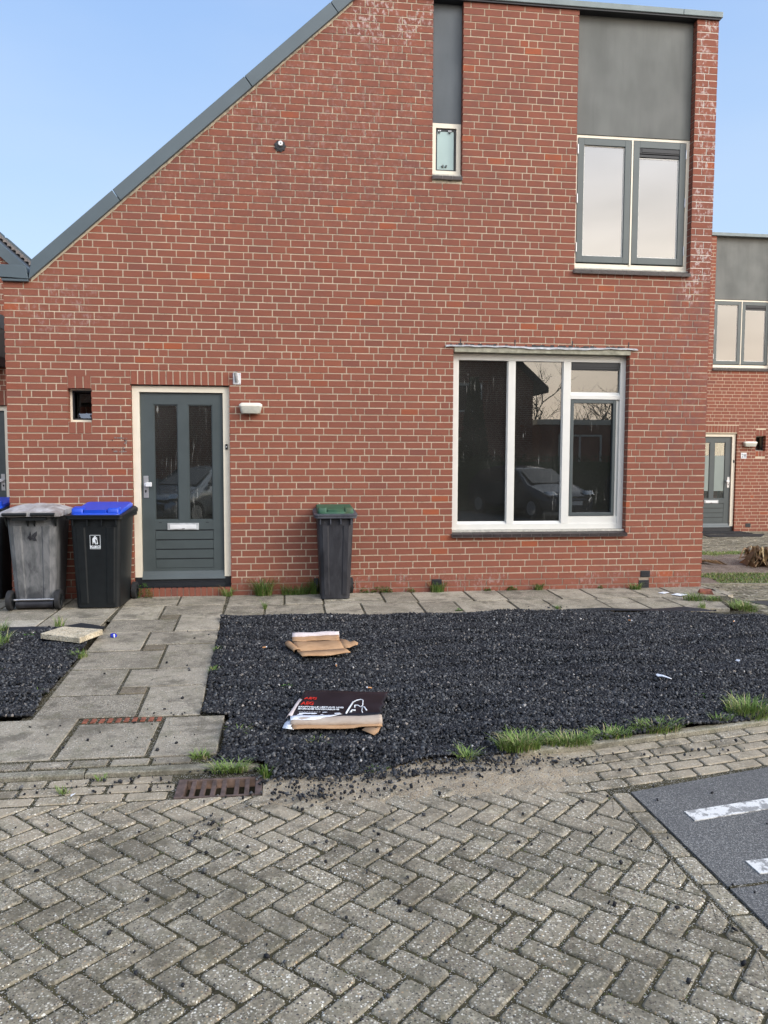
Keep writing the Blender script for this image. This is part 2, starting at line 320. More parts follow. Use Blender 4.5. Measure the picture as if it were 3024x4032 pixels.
# ------------------------------------------------------------------ mesh helpers
def link(o, parent=None):
    COL.objects.link(o)
    if parent: o.parent = parent
    return o
def tag(o, label=None, cat=None, group=None, kind=None):
    if label: o['label'] = label
    if cat: o['category'] = cat
    if group: o['group'] = group
    if kind: o['kind'] = kind
    return o
def empty(name, loc=(0,0,0), rz=0, label=None, cat=None, group=None):
    o = bpy.data.objects.new(name, None); o.location = loc; o.rotation_euler = (0, 0, rz); o.empty_display_size = .1
    link(o); return tag(o, label, cat, group)
class MB:
    """collects polygons; several material slots"""
    def __init__(s): s.v = []; s.f = []; s.mi = []; s.sm = []
    def add(s, vs, fs, mi=0, smooth=False):
        b = len(s.v); s.v += [tuple(v) for v in vs]
        s.f += [tuple(b+i for i in f) for f in fs]; s.mi += [mi]*len(fs); s.sm += [smooth]*len(fs)
        return s
    def box(s, x0, x1, y0, y1, z0, z1, mi=0):
        if x0 > x1: x0, x1 = x1, x0
        if y0 > y1: y0, y1 = y1, y0
        if z0 > z1: z0, z1 = z1, z0
        vs = [(x0,y0,z0),(x1,y0,z0),(x1,y1,z0),(x0,y1,z0),(x0,y0,z1),(x1,y0,z1),(x1,y1,z1),(x0,y1,z1)]
        return s.add(vs, [(0,3,2,1),(4,5,6,7),(0,1,5,4),(1,2,6,5),(2,3,7,6),(3,0,4,7)], mi)
    def prism_xz(s, poly, y0, y1, mi=0):
        n = len(poly); vs = [(x, y0, z) for x, z in poly]+[(x, y1, z) for x, z in poly]
        return s.add(vs, [tuple(range(n)), tuple(range(2*n-1, n-1, -1))]+[(i, n+i, n+(i+1) % n, (i+1) % n) for i in range(n)], mi)
    def prism_xy(s, poly, z0, z1, mi=0, bev=0):
        n = len(poly)
        if area(poly) < 0: poly = poly[::-1]
        if bev:
            top = inset(poly, bev)
            vs = [(x, y, z0) for x, y in poly]+[(x, y, z1-bev*.8) for x, y in poly]+[(x, y, z1) for x, y in top]
            fs = [tuple(range(2*n, 3*n))]
            for k in (0, n): fs += [(k+i, k+(i+1) % n, k+n+(i+1) % n, k+n+i) for i in range(n)]
            return s.add(vs, fs, mi)
        vs = [(x, y, z0) for x, y in poly]+[(x, y, z1) for x, y in poly]
        return s.add(vs, [tuple(range(n-1, -1, -1)), tuple(range(n, 2*n))]+[(i, (i+1) % n, n+(i+1) % n, n+i) for i in range(n)], mi)
    def cyl(s, p0, p1, r0, r1=None, n=16, mi=0, caps=True, smooth=True):
        r1 = r0 if r1 is None else r1; p0 = Vector(p0); p1 = Vector(p1); d = (p1-p0).normalized()
        a = d.orthogonal().normalized(); b = d.cross(a); vs = []
        for p, r in ((p0, r0), (p1, r1)):
            for i in range(n):
                t = 2*math.pi*i/n; vs.append(p+a*math.cos(t)*r+b*math.sin(t)*r)
        s.add(vs, [(i, (i+1) % n, n+(i+1) % n, n+i) for i in range(n)], mi, smooth)
        if caps: s.add(vs[:n], [tuple(range(n-1, -1, -1))], mi); s.add(vs[n:], [tuple(range(n))], mi)
        return s
    def tube(s, pts, r, n=8, mi=0):
        pts = [Vector(p) for p in pts]; vs = []
        rr = r if isinstance(r, (list, tuple)) else [r]*len(pts)
        for i, p in enumerate(pts):
            d = (pts[min(i+1, len(pts)-1)]-pts[max(i-1, 0)]).normalized(); a = d.orthogonal().normalized()
            if abs(d.z) < .9: a = d.cross(Vector((0, 0, 1))).normalized()
            b = d.cross(a)
            for k in range(n):
                t = 2*math.pi*k/n; vs.append(p+a*math.cos(t)*rr[i]+b*math.sin(t)*rr[i])
        fs = [(i*n+k, i*n+(k+1) % n, (i+1)*n+(k+1) % n, (i+1)*n+k) for i in range(len(pts)-1) for k in range(n)]
        fs += [tuple(range(n-1, -1, -1)), tuple(range(len(vs)-n, len(vs)))]
        return s.add(vs, fs, mi, True)
    def loft(s, secs, mi=0, seg=4, cap0=True, cap1=True, smooth=True):
        """secs: (z, cx, cy, w, d, r[, slope]) rounded rectangles; slope tilts the ring along y"""
        vs = []; n = 4*(seg+1)
        for sc in secs:
            z, cx, cy, w_, d_, r = sc[:6]; sl_ = sc[6] if len(sc) > 6 else 0
            r = min(r, w_/2-1e-4, d_/2-1e-4)
            for q, (sx, sy) in enumerate(((1, 1), (-1, 1), (-1, -1), (1, -1))):
                for k in range(seg+1):
                    t = math.pi/2*(q+k/seg)
                    x = cx+sx*(w_/2-r)+r*math.cos(t); y = cy+sy*(d_/2-r)+r*math.sin(t)
                    vs.append((x, y, z+sl_*(y-cy)))
        fs = [(i*n+k, i*n+(k+1) % n, (i+1)*n+(k+1) % n, (i+1)*n+k) for i in range(len(secs)-1) for k in range(n)]
        s.add(vs, fs, mi, smooth)
        if cap0: s.add(vs[:n], [tuple(range(n-1, -1, -1))], mi)
        if cap1: s.add(vs[-n:], [tuple(range(n))], mi)
        return s
    def build(s, name, mats, parent=None, bevel=0):
        me = bpy.data.meshes.new(name); me.from_pydata(s.v, [], s.f)
        if isinstance(mats, str): mats = [mats]
        for k in mats: me.materials.append(MT[k])
        me.polygons.foreach_set('material_index', s.mi); me.polygons.foreach_set('use_smooth', s.sm)
        me.update(); o = bpy.data.objects.new(name, me); link(o, parent)
        if bevel:
            b = o.modifiers.new('b', 'BEVEL'); b.width = bevel; b.segments = 2; b.limit_method = 'ANGLE'; b.angle_limit = R_(50)
        return o
def area(p): return sum(p[i][0]*p[(i+1) % len(p)][1]-p[(i+1) % len(p)][0]*p[i][1] for i in range(len(p)))/2
def inset(poly, d):
    n = len(poly); out = []
    for i in range(n):
        a, b, c = Vector(poly[i-1]), Vector(poly[i]), Vector(poly[(i+1) % n])
        e1 = (b-a).normalized(); e2 = (c-b).normalized(); n1 = Vector((-e1.y, e1.x)); n2 = Vector((-e2.y, e2.x))
        bi = (n1+n2); L = max(bi.length_squared, .3); out.append(tuple(b+bi*(2*d/L)))
    return out
def clip(poly, nx, ny, c):
    """keep nx*x+ny*y <= c"""
    out = []
    for i in range(len(poly)):
        a, b = poly[i], poly[(i+1) % len(poly)]
        da, db = nx*a[0]+ny*a[1]-c, nx*b[0]+ny*b[1]-c
        if da <= 0: out.append(a)
        if da*db < 0:
            t = da/(da-db); out.append((a[0]+t*(b[0]-a[0]), a[1]+t*(b[1]-a[1])))
    return out
def text_obj(name, txt, size, mat, loc, xdir, ydir, parent=None, bold=0.0, align='LEFT', thick=.0008, xs=1.0):
    cu = bpy.data.curves.new('lettering', 'FONT'); cu.body = txt; cu.size = size; cu.align_x = align; cu.offset = bold; cu.extrude = thick
    tmp = bpy.data.objects.new('t', cu); COL.objects.link(tmp); dg = bpy.context.evaluated_depsgraph_get(); dg.update()
    me = bpy.data.meshes.new_from_object(tmp.evaluated_get(dg)); bpy.data.objects.remove(tmp)
    X = Vector(xdir).normalized(); Y = Vector(ydir); Y = (Y-X*Y.dot(X)).normalized(); Z = X.cross(Y)
    M = Matrix(((X.x*xs, Y.x, Z.x, loc[0]), (X.y*xs, Y.y, Z.y, loc[1]), (X.z*xs, Y.z, Z.z, loc[2]), (0, 0, 0, 1)))
    me.transform(M); me.materials.clear(); me.materials.append(MT[mat])
    return link(bpy.data.objects.new(name, me), parent)

# ------------------------------------------------------------------ terrain height
def zg(x, y): return -.02+.018*y if y > -5.15 else -.135

# ------------------------------------------------------------------ brickwork
ZJ, CH, BL = .112-.08*6, .08, .2153
def brickwork(name, parent, x0, x1, ztop, holes, rakes=(),  soldiers=(), mats=('brick', 'mortar'), tf=None, seed=1, core=.26, zbot=-.30, jt=.0118, blk=(), zrake=-9):
    rd = random.Random(seed); mb = MB(); holes = list(holes)
    hh = holes+[(a, b, c, d) for a, b, c, d, _ in soldiers]+list(blk)
    def clipall(p):
        if max(q_[1] for q_ in p) < zrake+.001: return p
        for r in rakes:
            if len(p) < 3: return p
            p = clip(p, *r)
        return p
    q = BL/4; z = ZJ; row = 0
    while z < ztop:
        za, zb = z+jt/2, min(z+CH-jt/2, ztop)
        u = x0-(0 if row % 2 else q*2)-.0; u0 = x0; first = True
        pos = x0; lens = []
        if row % 2: lens.append(3)
        else: lens.append(2 if rd.random() < .3 else 4)
        while pos < x1-.02:
            L = lens.pop() if lens else (2 if rd.random() < .19 else 4)
            e = pos+L*q
            if x1-e < q*1.5: e = x1
            a, b = pos+(jt/2 if pos > x0 else 0), min(e, x1)-(jt/2 if e < x1 else 0)
            segs = [(a, b)]
            for h in hh:
                if h[2] < zb-.02 and h[3] > za+.02:
                    ns = []
                    for s0, s1 in segs:
                        if h[1] <= s0 or h[0] >= s1: ns.append((s0, s1)); continue
                        if h[0]-s0 > .004: ns.append((s0, h[0]))
                        if s1-h[1] > .004: ns.append((h[1], s1))
                    segs = [(s0, s1) for s0, s1 in ns if s1-s0 > .03]
                    segs = [(h[1] if 0 < s0-h[1] < .05 else s0, h[0] if 0 < h[0]-s1 < .05 else s1) for s0, s1 in segs]
            for s0, s1 in segs:
                dz = rd.uniform(-.0012, .0012); dx = rd.uniform(-.001, .001)
                p = [(s0+dx, za+dz), (s1+dx, za+dz+rd.uniform(-.001, .001)), (s1+dx, zb+dz), (s0+dx, zb+dz)]
                p = clipall(p)
                if len(p) >= 3: mb.prism_xz(p, rd.uniform(-.0015, .0015), .105, 0)
            pos = e
        z += CH; row += 1
    for a, b, c, d, nn in soldiers:
        wd = (b-a)/nn
        for i in range(nn): mb.prism_xz([(a+i*wd+jt/2, c+.002), (a+(i+1)*wd-jt/2, c+.002), (a+(i+1)*wd-jt/2, d-jt/2), (a+i*wd+jt/2, d-jt/2)], rd.uniform(-.002, .002), .105, 0)
    e = .008
    hs = [(h[0]-e, h[1]+e, h[2]-e, h[3]+e) for h in holes]
    xs = sorted(set([x0+e, x1-e]+[v for h in hs for v in h[:2] if x0 < v < x1])); zs = sorted(set([zbot, ztop]+([zrake] if zbot < zrake else [])+[v for h in hs for v in h[2:] if zbot < v < ztop]))
    for i in range(len(xs)-1):
        for j in range(len(zs)-1):
            cx, cz = (xs[i]+xs[i+1])/2, (zs[j]+zs[j+1])/2
            if any(h[0] < cx < h[1] and h[2] < cz < h[3] for h in hs): continue
            p = clipall([(xs[i], zs[j]), (xs[i+1], zs[j]), (xs[i+1], zs[j+1]), (xs[i], zs[j+1])])
            if len(p) >= 3: mb.prism_xz(p, .005, core, 1)
    if tf: mb.v = [tf(*v) for v in mb.v]
    return mb.build(name, mats, parent)
def at(x, z, d):   # a point measured on the wall's front plane, moved back along its sight line to depth d
    k = 1+d/-CY; return CX+(x-CX)*k, CZ+(z-CZ)*k

def frame_mb(x0, x1, z0, z1, t, y0, y1, tt=None, tb=None):
    tt = t if tt is None else tt; tb = t if tb is None else tb
    mb = MB(); mb.box(x0, x0+t, y0, y1, z0, z1); mb.box(x1-t, x1, y0, y1, z0, z1)
    mb.box(x0+t, x1-t, y0+.0005, y1, z1-tt, z1); mb.box(x0+t, x1-t, y0+.0005, y1, z0, z0+tb); return mb
def sill(parent, x0, x1, z, y0, y1, n, drop=.05):
    t = MB(); w_ = (x1-x0)/n
    for i in range(n): t.add([(x0+i*w_+.003, y0, z-.035), (x0+(i+1)*w_-.003, y0, z-.035), (x0+(i+1)*w_-.003, y1, z+drop-.035), (x0+i*w_+.003, y1, z+drop-.035),
        (x0+i*w_+.003, y0, z), (x0+(i+1)*w_-.003, y0, z), (x0+(i+1)*w_-.003, y1, z+drop), (x0+i*w_+.003, y1, z+drop)], [(0,3,2,1),(4,5,6,7),(0,1,5,4),(1,2,6,5),(2,3,7,6),(3,0,4,7)], 0)
    t.add([(x0, y0+.004, z-.04), (x1, y0+.004, z-.04), (x1, y1, z+drop-.04), (x0, y1, z+drop-.04), (x0, y0+.004, z-.003), (x1, y0+.004, z-.003), (x1, y1, z+drop-.003), (x0, y1, z+drop-.003)], [(0,3,2,1),(4,5,6,7),(0,1,5,4),(1,2,6,5),(2,3,7,6),(3,0,4,7)], 1)
    return t.build('window_sill', ['sill_tile', 'sill_mortar'], parent)
def room(parent, x0, x1, z0, z1, y, depth=2.5, curtain=None):
    m_ = MB(); X0, X1, Z0, Z1 = x0-.25, x1+.25, z0-.4, z1+.1; Y0, Y1 = y+.16, y+.16+depth
    m_.add([(X0,Y0,Z0),(X1,Y0,Z0),(X1,Y1,Z0),(X0,Y1,Z0),(X0,Y0,Z1),(X1,Y0,Z1),(X1,Y1,Z1),(X0,Y1,Z1)], [(0,1,2,3),(4,7,6,5),(1,5,6,2),(2,6,7,3),(3,7,4,0)], 0)
    return m_.build('room_interior', 'room_dark', parent)

def door(parent, ox, oy, oz, mirror=False, film=False, full=True):
    """door in local wall coords, opening x 1.35..2.46; ox,oy,oz offset"""
    T = lambda x: ox+((3.81-x) if mirror else x)
    def bx(mb, x0, x1, y0, y1, z0, z1, mi=0): mb.box(T(x0), T(x1), oy+y0, oy+y1, oz+z0, oz+z1, mi)
    lf = MB(); y0 = .085
    bx(lf, 1.44, 1.585, y0, y0+.04, .185, 2.345); bx(lf, 2.255, 2.375, y0, y0+.04, .185, 2.345)
    bx(lf, 1.585, 2.255, y0+.0006, y0+.04, 2.215, 2.345); bx(lf, 1.585, 2.255, y0+.0006, y0+.04, .755, .865); bx(lf, 1.86, 1.975, y0+.001, y0+.04, .865, 2.215)
    bx(lf, 1.585, 2.255, y0+.0006, y0+.04, .185, .30)
    for i in range(4):
        z0_ = .304+i*.1125; bx(lf, 1.588, 2.252, y0+.004, y0+.03, z0_, z0_+.0985)
    bx(lf, 1.585, 2.255, y0+.014, y0+.035, .30, .756, 1)
    mb = lf
    for gx0, gx1 in ((1.585, 1.86), (1.975, 2.255)):   # glazing beads
        for a, b, c, d in ((gx0, gx0+.012, .865, 2.215), (gx1-.012, gx1, .865, 2.215), (gx0+.012, gx1-.012, .865, .877), (gx0+.012, gx1-.012, 2.203, 2.215)): bx(mb, a, b, y0+.012, y0+.03, c, d)
    bx(mb, 1.625, 1.66, y0-.001, y0+.01, .835, .842, 1); bx(mb, 2.165, 2.2, y0-.001, y0+.01, .835, .842, 1)
    D = lf.build('door', ['leaf_grey', 'black_trim'], parent)
    wb = MB(); wbz = [(.0, .17), (.045, .175), (.035, .20), (.02, .225), (.005, .265), (0, .268)]
    n = len(wbz); xs_ = (T(1.432), T(2.385))
    vs = [(x, oy+y0-dy, oz+z) for x in xs_ for dy, z in wbz]; wb.add(vs, [tuple(range(n)), tuple(range(2*n-1, n-1, -1))]+[(i, (i+1) % n, n+(i+1) % n, n+i) for i in range(n)])
    wb.build('weatherboard', 'leaf_grey', D)
    for gx0, gx1 in ((1.597, 1.848), (1.987, 2.243)):
        p = MB(); bx(p, gx0, gx1, y0+.02, y0+.026, .877, 2.203); p.build('glass_pane', 'glass_door', D)
        if film:
            p = MB(); bx(p, gx0+.005, gx1-.005, y0+.012, y0+.018, 1.05, 1.90); p.build('frosted_film', 'film_frosted', D)
    fr = MB()
    bx(fr, 1.355, 1.435, .05, .135, .20, 2.42); bx(fr, 2.38, 2.456, .05, .135, .20, 2.42); bx(fr, 1.435, 2.38, .0505, .135, 2.352, 2.42)
    bx(fr, 1.355, 2.456, .052, .11, 2.42, 2.432, 1); bx(fr, 1.36, 1.43, .055, .13, .09, .199, 1); bx(fr, 2.385, 2.452, .055, .13, .09, .199, 1)
    fr.build('door_frame', ['frame_cream', 'black_trim'], D)
    th = MB(); bx(th, 1.43, 2.385, .03, .13, .09, .135); bx(th, 1.43, 2.385, .06, .13, .135, .168); bx(th, 1.35, 2.46, .01, .14, .083, .0895); th.build('threshold', 'black_trim', D)
    lb = MB(); bx(lb, 1.725, 2.085, y0-.010, y0, .752, .832); lb2 = lb
    l_ = lb.build('letterbox', 'zinc', D, .003)
    fl = MB(); bx(fl, 1.755, 2.055, y0-.016, y0-.0105, .765, .815, 0); bx(fl, 1.895, 1.925, y0-.02, y0-.0165, .763, .770, 1); fl.build('letterbox_flap', ['steel_white', 'black_trim'], D, .002)
    hp = MB(); bx(hp, 1.462, 1.517, y0-.008, y0, 1.13, 1.385); bx(hp, 1.478, 1.492, y0-.011, y0-.008, 1.19, 1.222, 1); hp.cyl((T(1.487), oy+y0-.012, oz+1.21), (T(1.487), oy+y0-.006, oz+1.21), .011, mi=1)
    hp.build('handle_plate', ['steel', 'black_trim'], D, .002)
    hk = MB(); bx(hk, 1.475, 1.50, y0-.05, y0-.008, 1.27, 1.30); bx(hk, 1.492, 1.562, y0-.065, y0-.035, 1.262, 1.312); hk.build('door_handle', 'steel_white', D, .006)
    rm = room(parent, T(1.40), T(2.40), oz+.25, oz+2.35, oy+.0, 3)
    return D

def upper_window(parent, ox, oy, oz, full=True):
    """grey twin casement; local coords of front plane; opening 6.585..8.07, z 3.88..5.48"""
    y = oy+.10; X = lambda x: ox+x; Z = lambda z: oz+z
    x0, x1, z0, z1 = 6.59, 8.072, 3.925, 5.51
    fr = frame_mb(X(x0), X(x1), Z(z0), Z(z1), .045, y, y+.07, .03, .06)
    fr.box(X(7.318), X(7.338), y-.012, y+.06, Z(z0+.05), Z(z1-.03))
    W = fr.build('window', 'frame_cream', parent)
    for i, (a, b) in enumerate(((6.637, 7.313), (7.343, 8.018))):
        s_ = frame_mb(X(a), X(b), Z(4.0), Z(5.472), .078, y-.010, y+.045); s_.build('sash', 'sash_grey', W, .003)
        top = 5.394 if i == 0 else 5.28
        p = MB(); p.box(X(a+.07), X(b-.07), y+.018, y+.026, Z(4.07), Z(top)); p.build('glass_pane', 'glass_up', W)
        g = frame_mb(X(a+.078), X(b-.078), Z(4.078), Z(top), .012, y+.012, y+.03); g.build('glazing_bead', 'frame_white', W)
        hx = a-.012 if i == 0 else b-.006
        for hz in (4.12, 4.70, 5.28):
            h = MB(); h.cyl((X(hx+.008), y-.016, Z(hz)), (X(hx+.008), y-.016, Z(hz+.11)), .009, n=10); h.build('hinge', 'steel', W)
    v = MB(); v.box(X(7.425), X(7.938), y-.004, y+.03, Z(5.325), Z(5.392)); v.box(X(7.425), X(7.938), y+.0, y+.03, Z(5.285), Z(5.318)); v.box(X(7.45), X(7.93), y-.010, y-.0045, Z(5.340), Z(5.385))
    v.build('vent_grille', 'black_trim', W, .003)
    sill(W, X(6.57), X(8.062), Z(3.875), oy-.045, oy+.10, 14)
    c = MB(); c.box(X(6.59), X(8.068), oy+.055, y+.06, Z(3.89), Z(3.924)); c.build('sill_board', 'cement', W)
    r = MB(); zz = 4.9
    room(parent, X(6.6), X(8.05), Z(3.95), Z(5.5), y, 2.0)
    return W

def small_window(parent, ox, oy, oz, w_, flip=False):
    y = oy+.10; fr = frame_mb(ox+.66, ox+.94, oz+2.005, oz+2.385, .022, y, y+.06); W = fr.build('window', 'frame_cream', parent)
    s_ = frame_mb(ox+.684, ox+.918, oz+2.03, oz+2.36, .016, y+.012, y+.05); s_.build('sash', 'black_trim', W)
    p = MB(); p.box(ox+.698, ox+.905, y+.15, y+.156, oz+2.045, oz+2.35); p.build('glass_pane', 'glass_door', W)
    for xx in (.745, .885): k = MB(); k.cyl((ox+xx, y+.008, oz+2.075), (ox+xx, y+.03, oz+2.075), .014, n=12); k.build('glass_clamp', 'black_trim', W)
    b = MB(); b.add([(ox+.735, y+.035, oz+2.048), (ox+.915, y+.035, oz+2.048), (ox+.905, y+.135, oz+2.235), (ox+.748, y+.135, oz+2.235)], [(0, 1, 2, 3)]); b.build('tilted_pane', 'glass_up', W)
    room(parent, ox+.66, ox+.94, oz+2.0, oz+2.39, y, .7)
    return W

# ------------------------------------------------------------------ main house
H = empty('brick_house', (0, 0, 0), 0, 'large red brick house with slanting roof edge, filling the middle of the photo', 'house')
RK = (.8957, 3.57-.8957*.29)       # underside of the sloping verge: z = a x + b
rk = (-RK[0], 1.0, RK[1])          # keep z - a x <= b
holes = [(1.352, 2.458, -.4, 2.43), (.66, .917, 2.008, 2.377), (5.105, 7.318, .655, 2.885), (4.83, 5.187, 4.885, 8), (6.585, 8.068, 3.85, 8)]
brickwork('wall', H, 0, 8.345, 6.90, holes, [rk], [(1.352, 2.458, 2.432, 2.592, 14), (.66, .917, 2.378, 2.53, 3), (.66, .917, 1.87, 2.003, 3)], seed=3, zrake=3.556,
          blk=[(7.53, 7.655, .115, .193), (7.51, 7.645, -.03, .075)])
# door step course
st = MB(); nb = 16
for i in range(nb):
    a = 1.36+i*(1.09/nb); st.box(a+.004, a+1.09/nb-.006, -.004+random.uniform(-.002, .002), .10, -.06, .078, 0)
st.box(1.36, 2.455, .003, .12, -.3, .068, 1); st.build('door_step', ['brick', 'mortar'], H)
SIDE = lambda x, y, z: (8.345-y, x, z)
brickwork('side_wall', H, .115, 8, 6.90, [], [], [], ('brick2', 'mortar2'), SIDE, 9, core=.2)
bw = MB(); bw.box(0, .2, .27, 8, -.3, 3.5); bw.build('left_side_wall', 'brick2', H)
# recessed panels
def panel_obj(x0, x1, z0, z1, mat, y=.085):
    p = MB(); p.box(x0, x1, y, y+.04, z0, z1); return p.build('facade_panel', mat, H)
panel_obj(4.832, 5.186, 5.545, 6.95, 'panel_dark', .08); panel_obj(6.587, 8.066, 5.515, 6.95, 'panel_grey', .09)
# roof, verge and coping
rf = MB(); a, b = RK
rf.add([(.05, .02, a*.05+b+.1), (3.98, .02, a*3.98+b+.1), (3.98, 8, a*3.98+b+.1), (.05, 8, a*.05+b+.1), (.05, .02, a*.05+b-.02), (3.98, .02, a*3.98+b-.02), (3.98, 8, a*3.98+b-.02), (.05, 8, a*.05+b-.02)], [(0,1,2,3),(4,7,6,5),(0,4,5,1),(1,5,6,2),(2,6,7,3),(3,7,4,0)])
rf.box(3.98, 8.34, .26, 8, 6.80, 6.905); RF = rf.build('roof', 'roof_dark', H)
vg = MB(); cuts = [.285, 1.20, 2.665, 3.635, 4.2]; bt = lambda x: a*x+b-.0; c_ = .006
dz = .185
for i in range(4):
    u0, u1 = cuts[i]+(c_ if i else 0), cuts[i+1]
    # ends cut square to the slope
    sx = .083
    lo0, lo1 = u0+(sx if i else 0), u1+(sx if i < 3 else 0)
    hi0, hi1 = (u0+.035) if i == 0 else u0, u1
    vg.prism_xz([(lo0, bt(lo0)), (lo1, bt(lo1)), (hi1, bt(hi1)+dz), (hi0, bt(hi0)+dz)], -.05, .14)
vg.build('verge_fascia', 'fascia', RF, .004)
ev = MB(); ev.prism_xz([(-.03, 3.585), (.283, 3.572), (.262, 3.70), (.20, 3.717), (-.02, 3.722)], -.055, .20); ev.box(0.0, .28, -.045, .1, 3.545, 3.571); ev.build('eaves_box', 'fascia', RF, .004)
gb = MB(); gb.box(-.03, .12, .2, 8, 3.585, 3.72); gb.build('gutter', 'fascia', RF)
lm = MB()
for i in range(46):     # cement bedding along the slanting brick edge
    u0 = .30+i*.078; u1 = u0+.082; lm.prism_xz([(u0, bt(u0)-.022-random.random()*.012), (u1, bt(u1)-.022-random.random()*.012), (u1, bt(u1)), (u0, bt(u0))], -.002-.002*random.random(), .01)
lm.build('verge_bedding', 'mortar', RF)
cp = MB(); cp.box(3.9, 7.866, -.045, .27, 6.915, 6.982); cp.box(7.870, 8.372, -.045, .27, 6.915, 6.982); cp.build('coping', 'coping_metal', H, .006)
cs = MB(); cs.box(3.95, 8.35, -.028, .2, 6.895, 6.914); cs.build('coping_strip', 'black_trim', H)  # thin black strip between the wall top and the coping
# big window
y = .10; x0, x1, z0, z1 = 5.118, 7.318, .722, 2.868
wf = MB(); wf.box(x0, x0+.072, y, y+.08, z0, z1); wf.box(x1-.072, x1, y, y+.08, z0, z1); wf.box(x0+.072, x1-.072, y+.0006, y+.08, z1-.078, z1); wf.box(x0+.072, x1-.072, y+.0006, y+.08, z0, z0+.07)
wf.box(5.812, 5.902, y+.001, y+.08, z0+.07, z1-.078); wf.box(6.512, 6.610, y+.001, y+.08, z0+.07, z1-.078); wf.box(6.610, x1-.072, y+.0015, y+.08, 2.335, 2.385)
BW = wf.build('window', 'frame_white', H, .003)
MT_ = 0
for a_, b_, c1, c2 in ((5.19, 5.812, z0+.07, z1-.078), (5.902, 6.512, z0+.07, z1-.078)):
    p = MB(); p.box(a_, b_, y+.04, y+.048, c1, c2); p.build('glass_pane', 'glass', BW)
    bb = MB(); bb.add([(a_, y+.01, c1), (b_, y+.01, c1), (b_, y+.04, c1+.03), (a_, y+.04, c1+.03), (a_, y+.04, c1), (b_, y+.04, c1)], [(0, 1, 2, 3), (0, 3, 4), (1, 5, 2)]); bb.box(a_, a_+.01, y+.028, y+.04, c1+.03, c2); bb.box(b_-.01, b_, y+.028, y+.04, c1+.03, c2); bb.build('glazing_bead', 'frame_white', BW)
p = MB(); p.box(6.61, x1-.072, y+.04, y+.048, 2.42, z1-.078); p.build('glass_pane', 'glass', BW)
p = MB(); p.add([(6.61, y+.005, 2.385), (7.246, y+.005, 2.385), (7.246, y+.04, 2.425), (6.61, y+.04, 2.425)], [(0, 1, 2, 3)]); p.build('glazing_bead', 'frame_white', BW)
v = MB(); v.box(6.615, 7.235, y+.012, y+.039, 2.71, z1-.08); v.box(6.625, 7.23, y+.006, y+.0115, 2.735, 2.765); v.box(6.62, 7.232, y+.02, y+.039, 2.695, 2.709); v.build('vent_grille', 'black_trim', BW)
s_ = frame_mb(6.616, 7.205, .885, 2.328, .040, y+.004, y+.06); s_.build('sash', 'leaf_grey', BW, .003)
p = MB(); p.box(6.65, 7.17, y+.035, y+.043, .92, 2.29); p.build('glass_pane', 'glass', BW)
p = MB(); p.box(7.207, 7.246, y+.03, y+.07, z0+.10, 2.334); p.box(6.61, 7.246, y+.012, y+.07, z0+.07, .880); p.build('rebate', 'frame_white', BW)
sill(BW, 5.100, 7.325, .678, -.05, .095, 18, .035)
c = MB(); c.box(5.108, 7.315, .035, .175, .690, .721); c.build('sill_board', 'cement', BW)
room(H, 5.12, 7.31, .75, 2.85, .12, 3.2)
ln = MB(); ln.box(5.115, 7.325, -.012, .12, 2.872, 2.928); ln.build('lintel', 'concrete_lintel', BW)
zf = MB(); n = 40; vs = []
for i in range(n+1):
    xx = 5.005+(7.412-5.005)*i/n; e_ = .004*math.sin(i*1.7)+.003*math.sin(i*.6)+.008*math.sin(i*.21); vs += [(xx, -.030, 2.934+e_), (xx, .0, 2.953+e_*.5), (xx, -.030, 2.926+e_)]
zf.add(vs, [(3*i, 3*i+3, 3*i+4, 3*i+1) for i in range(n)]+[(3*i+2, 3*i+5, 3*i+3, 3*i) for i in range(n)]); zf.build('flashing', 'zinc', BW)
for xx in (5.19, 5.86, 6.58, 7.30): dm = MB(); dm.box(xx-.006, xx+.006, -.002, .004, 2.955, 3.03); dm.build('weep_vent', 'black_trim', BW)
dm = MB(); dm.box(5.02, 7.30, -.002, .004, 2.947, 2.9525)
for i in range(60):
    xx = 5.02+random.random()*2.2; w_ = random.uniform(.01, .05); dm.box(xx, xx+w_, -.003-random.random()*.002, .004, 2.952, 2.958+random.random()*.018)
dm.build('dirt_line', 'black_trim', BW)
upper_window(H, 0, 0, 0)
# narrow window with clear little pane
y = .08; W = frame_mb(4.833, 5.184, 4.948, 5.543, .052, y, y+.07).build('window', 'frame_cream', H)
frame_mb(4.886, 5.131, 5.001, 5.490, .018, y+.02, y+.06, .03).build('sash', 'black_trim', W)
p = MB(); p.box(4.900, 5.105, y+.025, y+.033, 5.02, 5.465); p.build('glass_pane', 'obscure_glass', W)
for xx in (4.93, 5.055):
  k = MB(); k.add([(xx-.02, y+.012, 5.47), (xx+.02, y+.012, 5.47), (xx, y+.012, 5.435), (xx-.02, y+.024, 5.47), (xx+.02, y+.024, 5.47), (xx, y+.024, 5.435)], [(0, 2, 1), (3, 4, 5), (0, 1, 4, 3), (1, 2, 5, 4), (2, 0, 3, 5)])
  k.build('clamp_plate', 'steel', W)
for xx, zz in ((4.93, 5.45), (5.055, 5.45), (4.972, 5.058), (5.012, 5.058)): k = MB(); k.cyl((xx, y+.002, zz), (xx, y+.024, zz), .0125, n=12); k.build('glass_clamp', 'leaf_grey', W)
sill(W, 4.828, 5.188, 4.905, -.035, .08, 3, .02)
c = MB(); c.box(4.833, 5.184, .03, .14, 4.915, 4.944); c.build('sill_board', 'cement', W)
small_window(H, 0, 0, 0, .26)
door(H, 0, 0, 0)
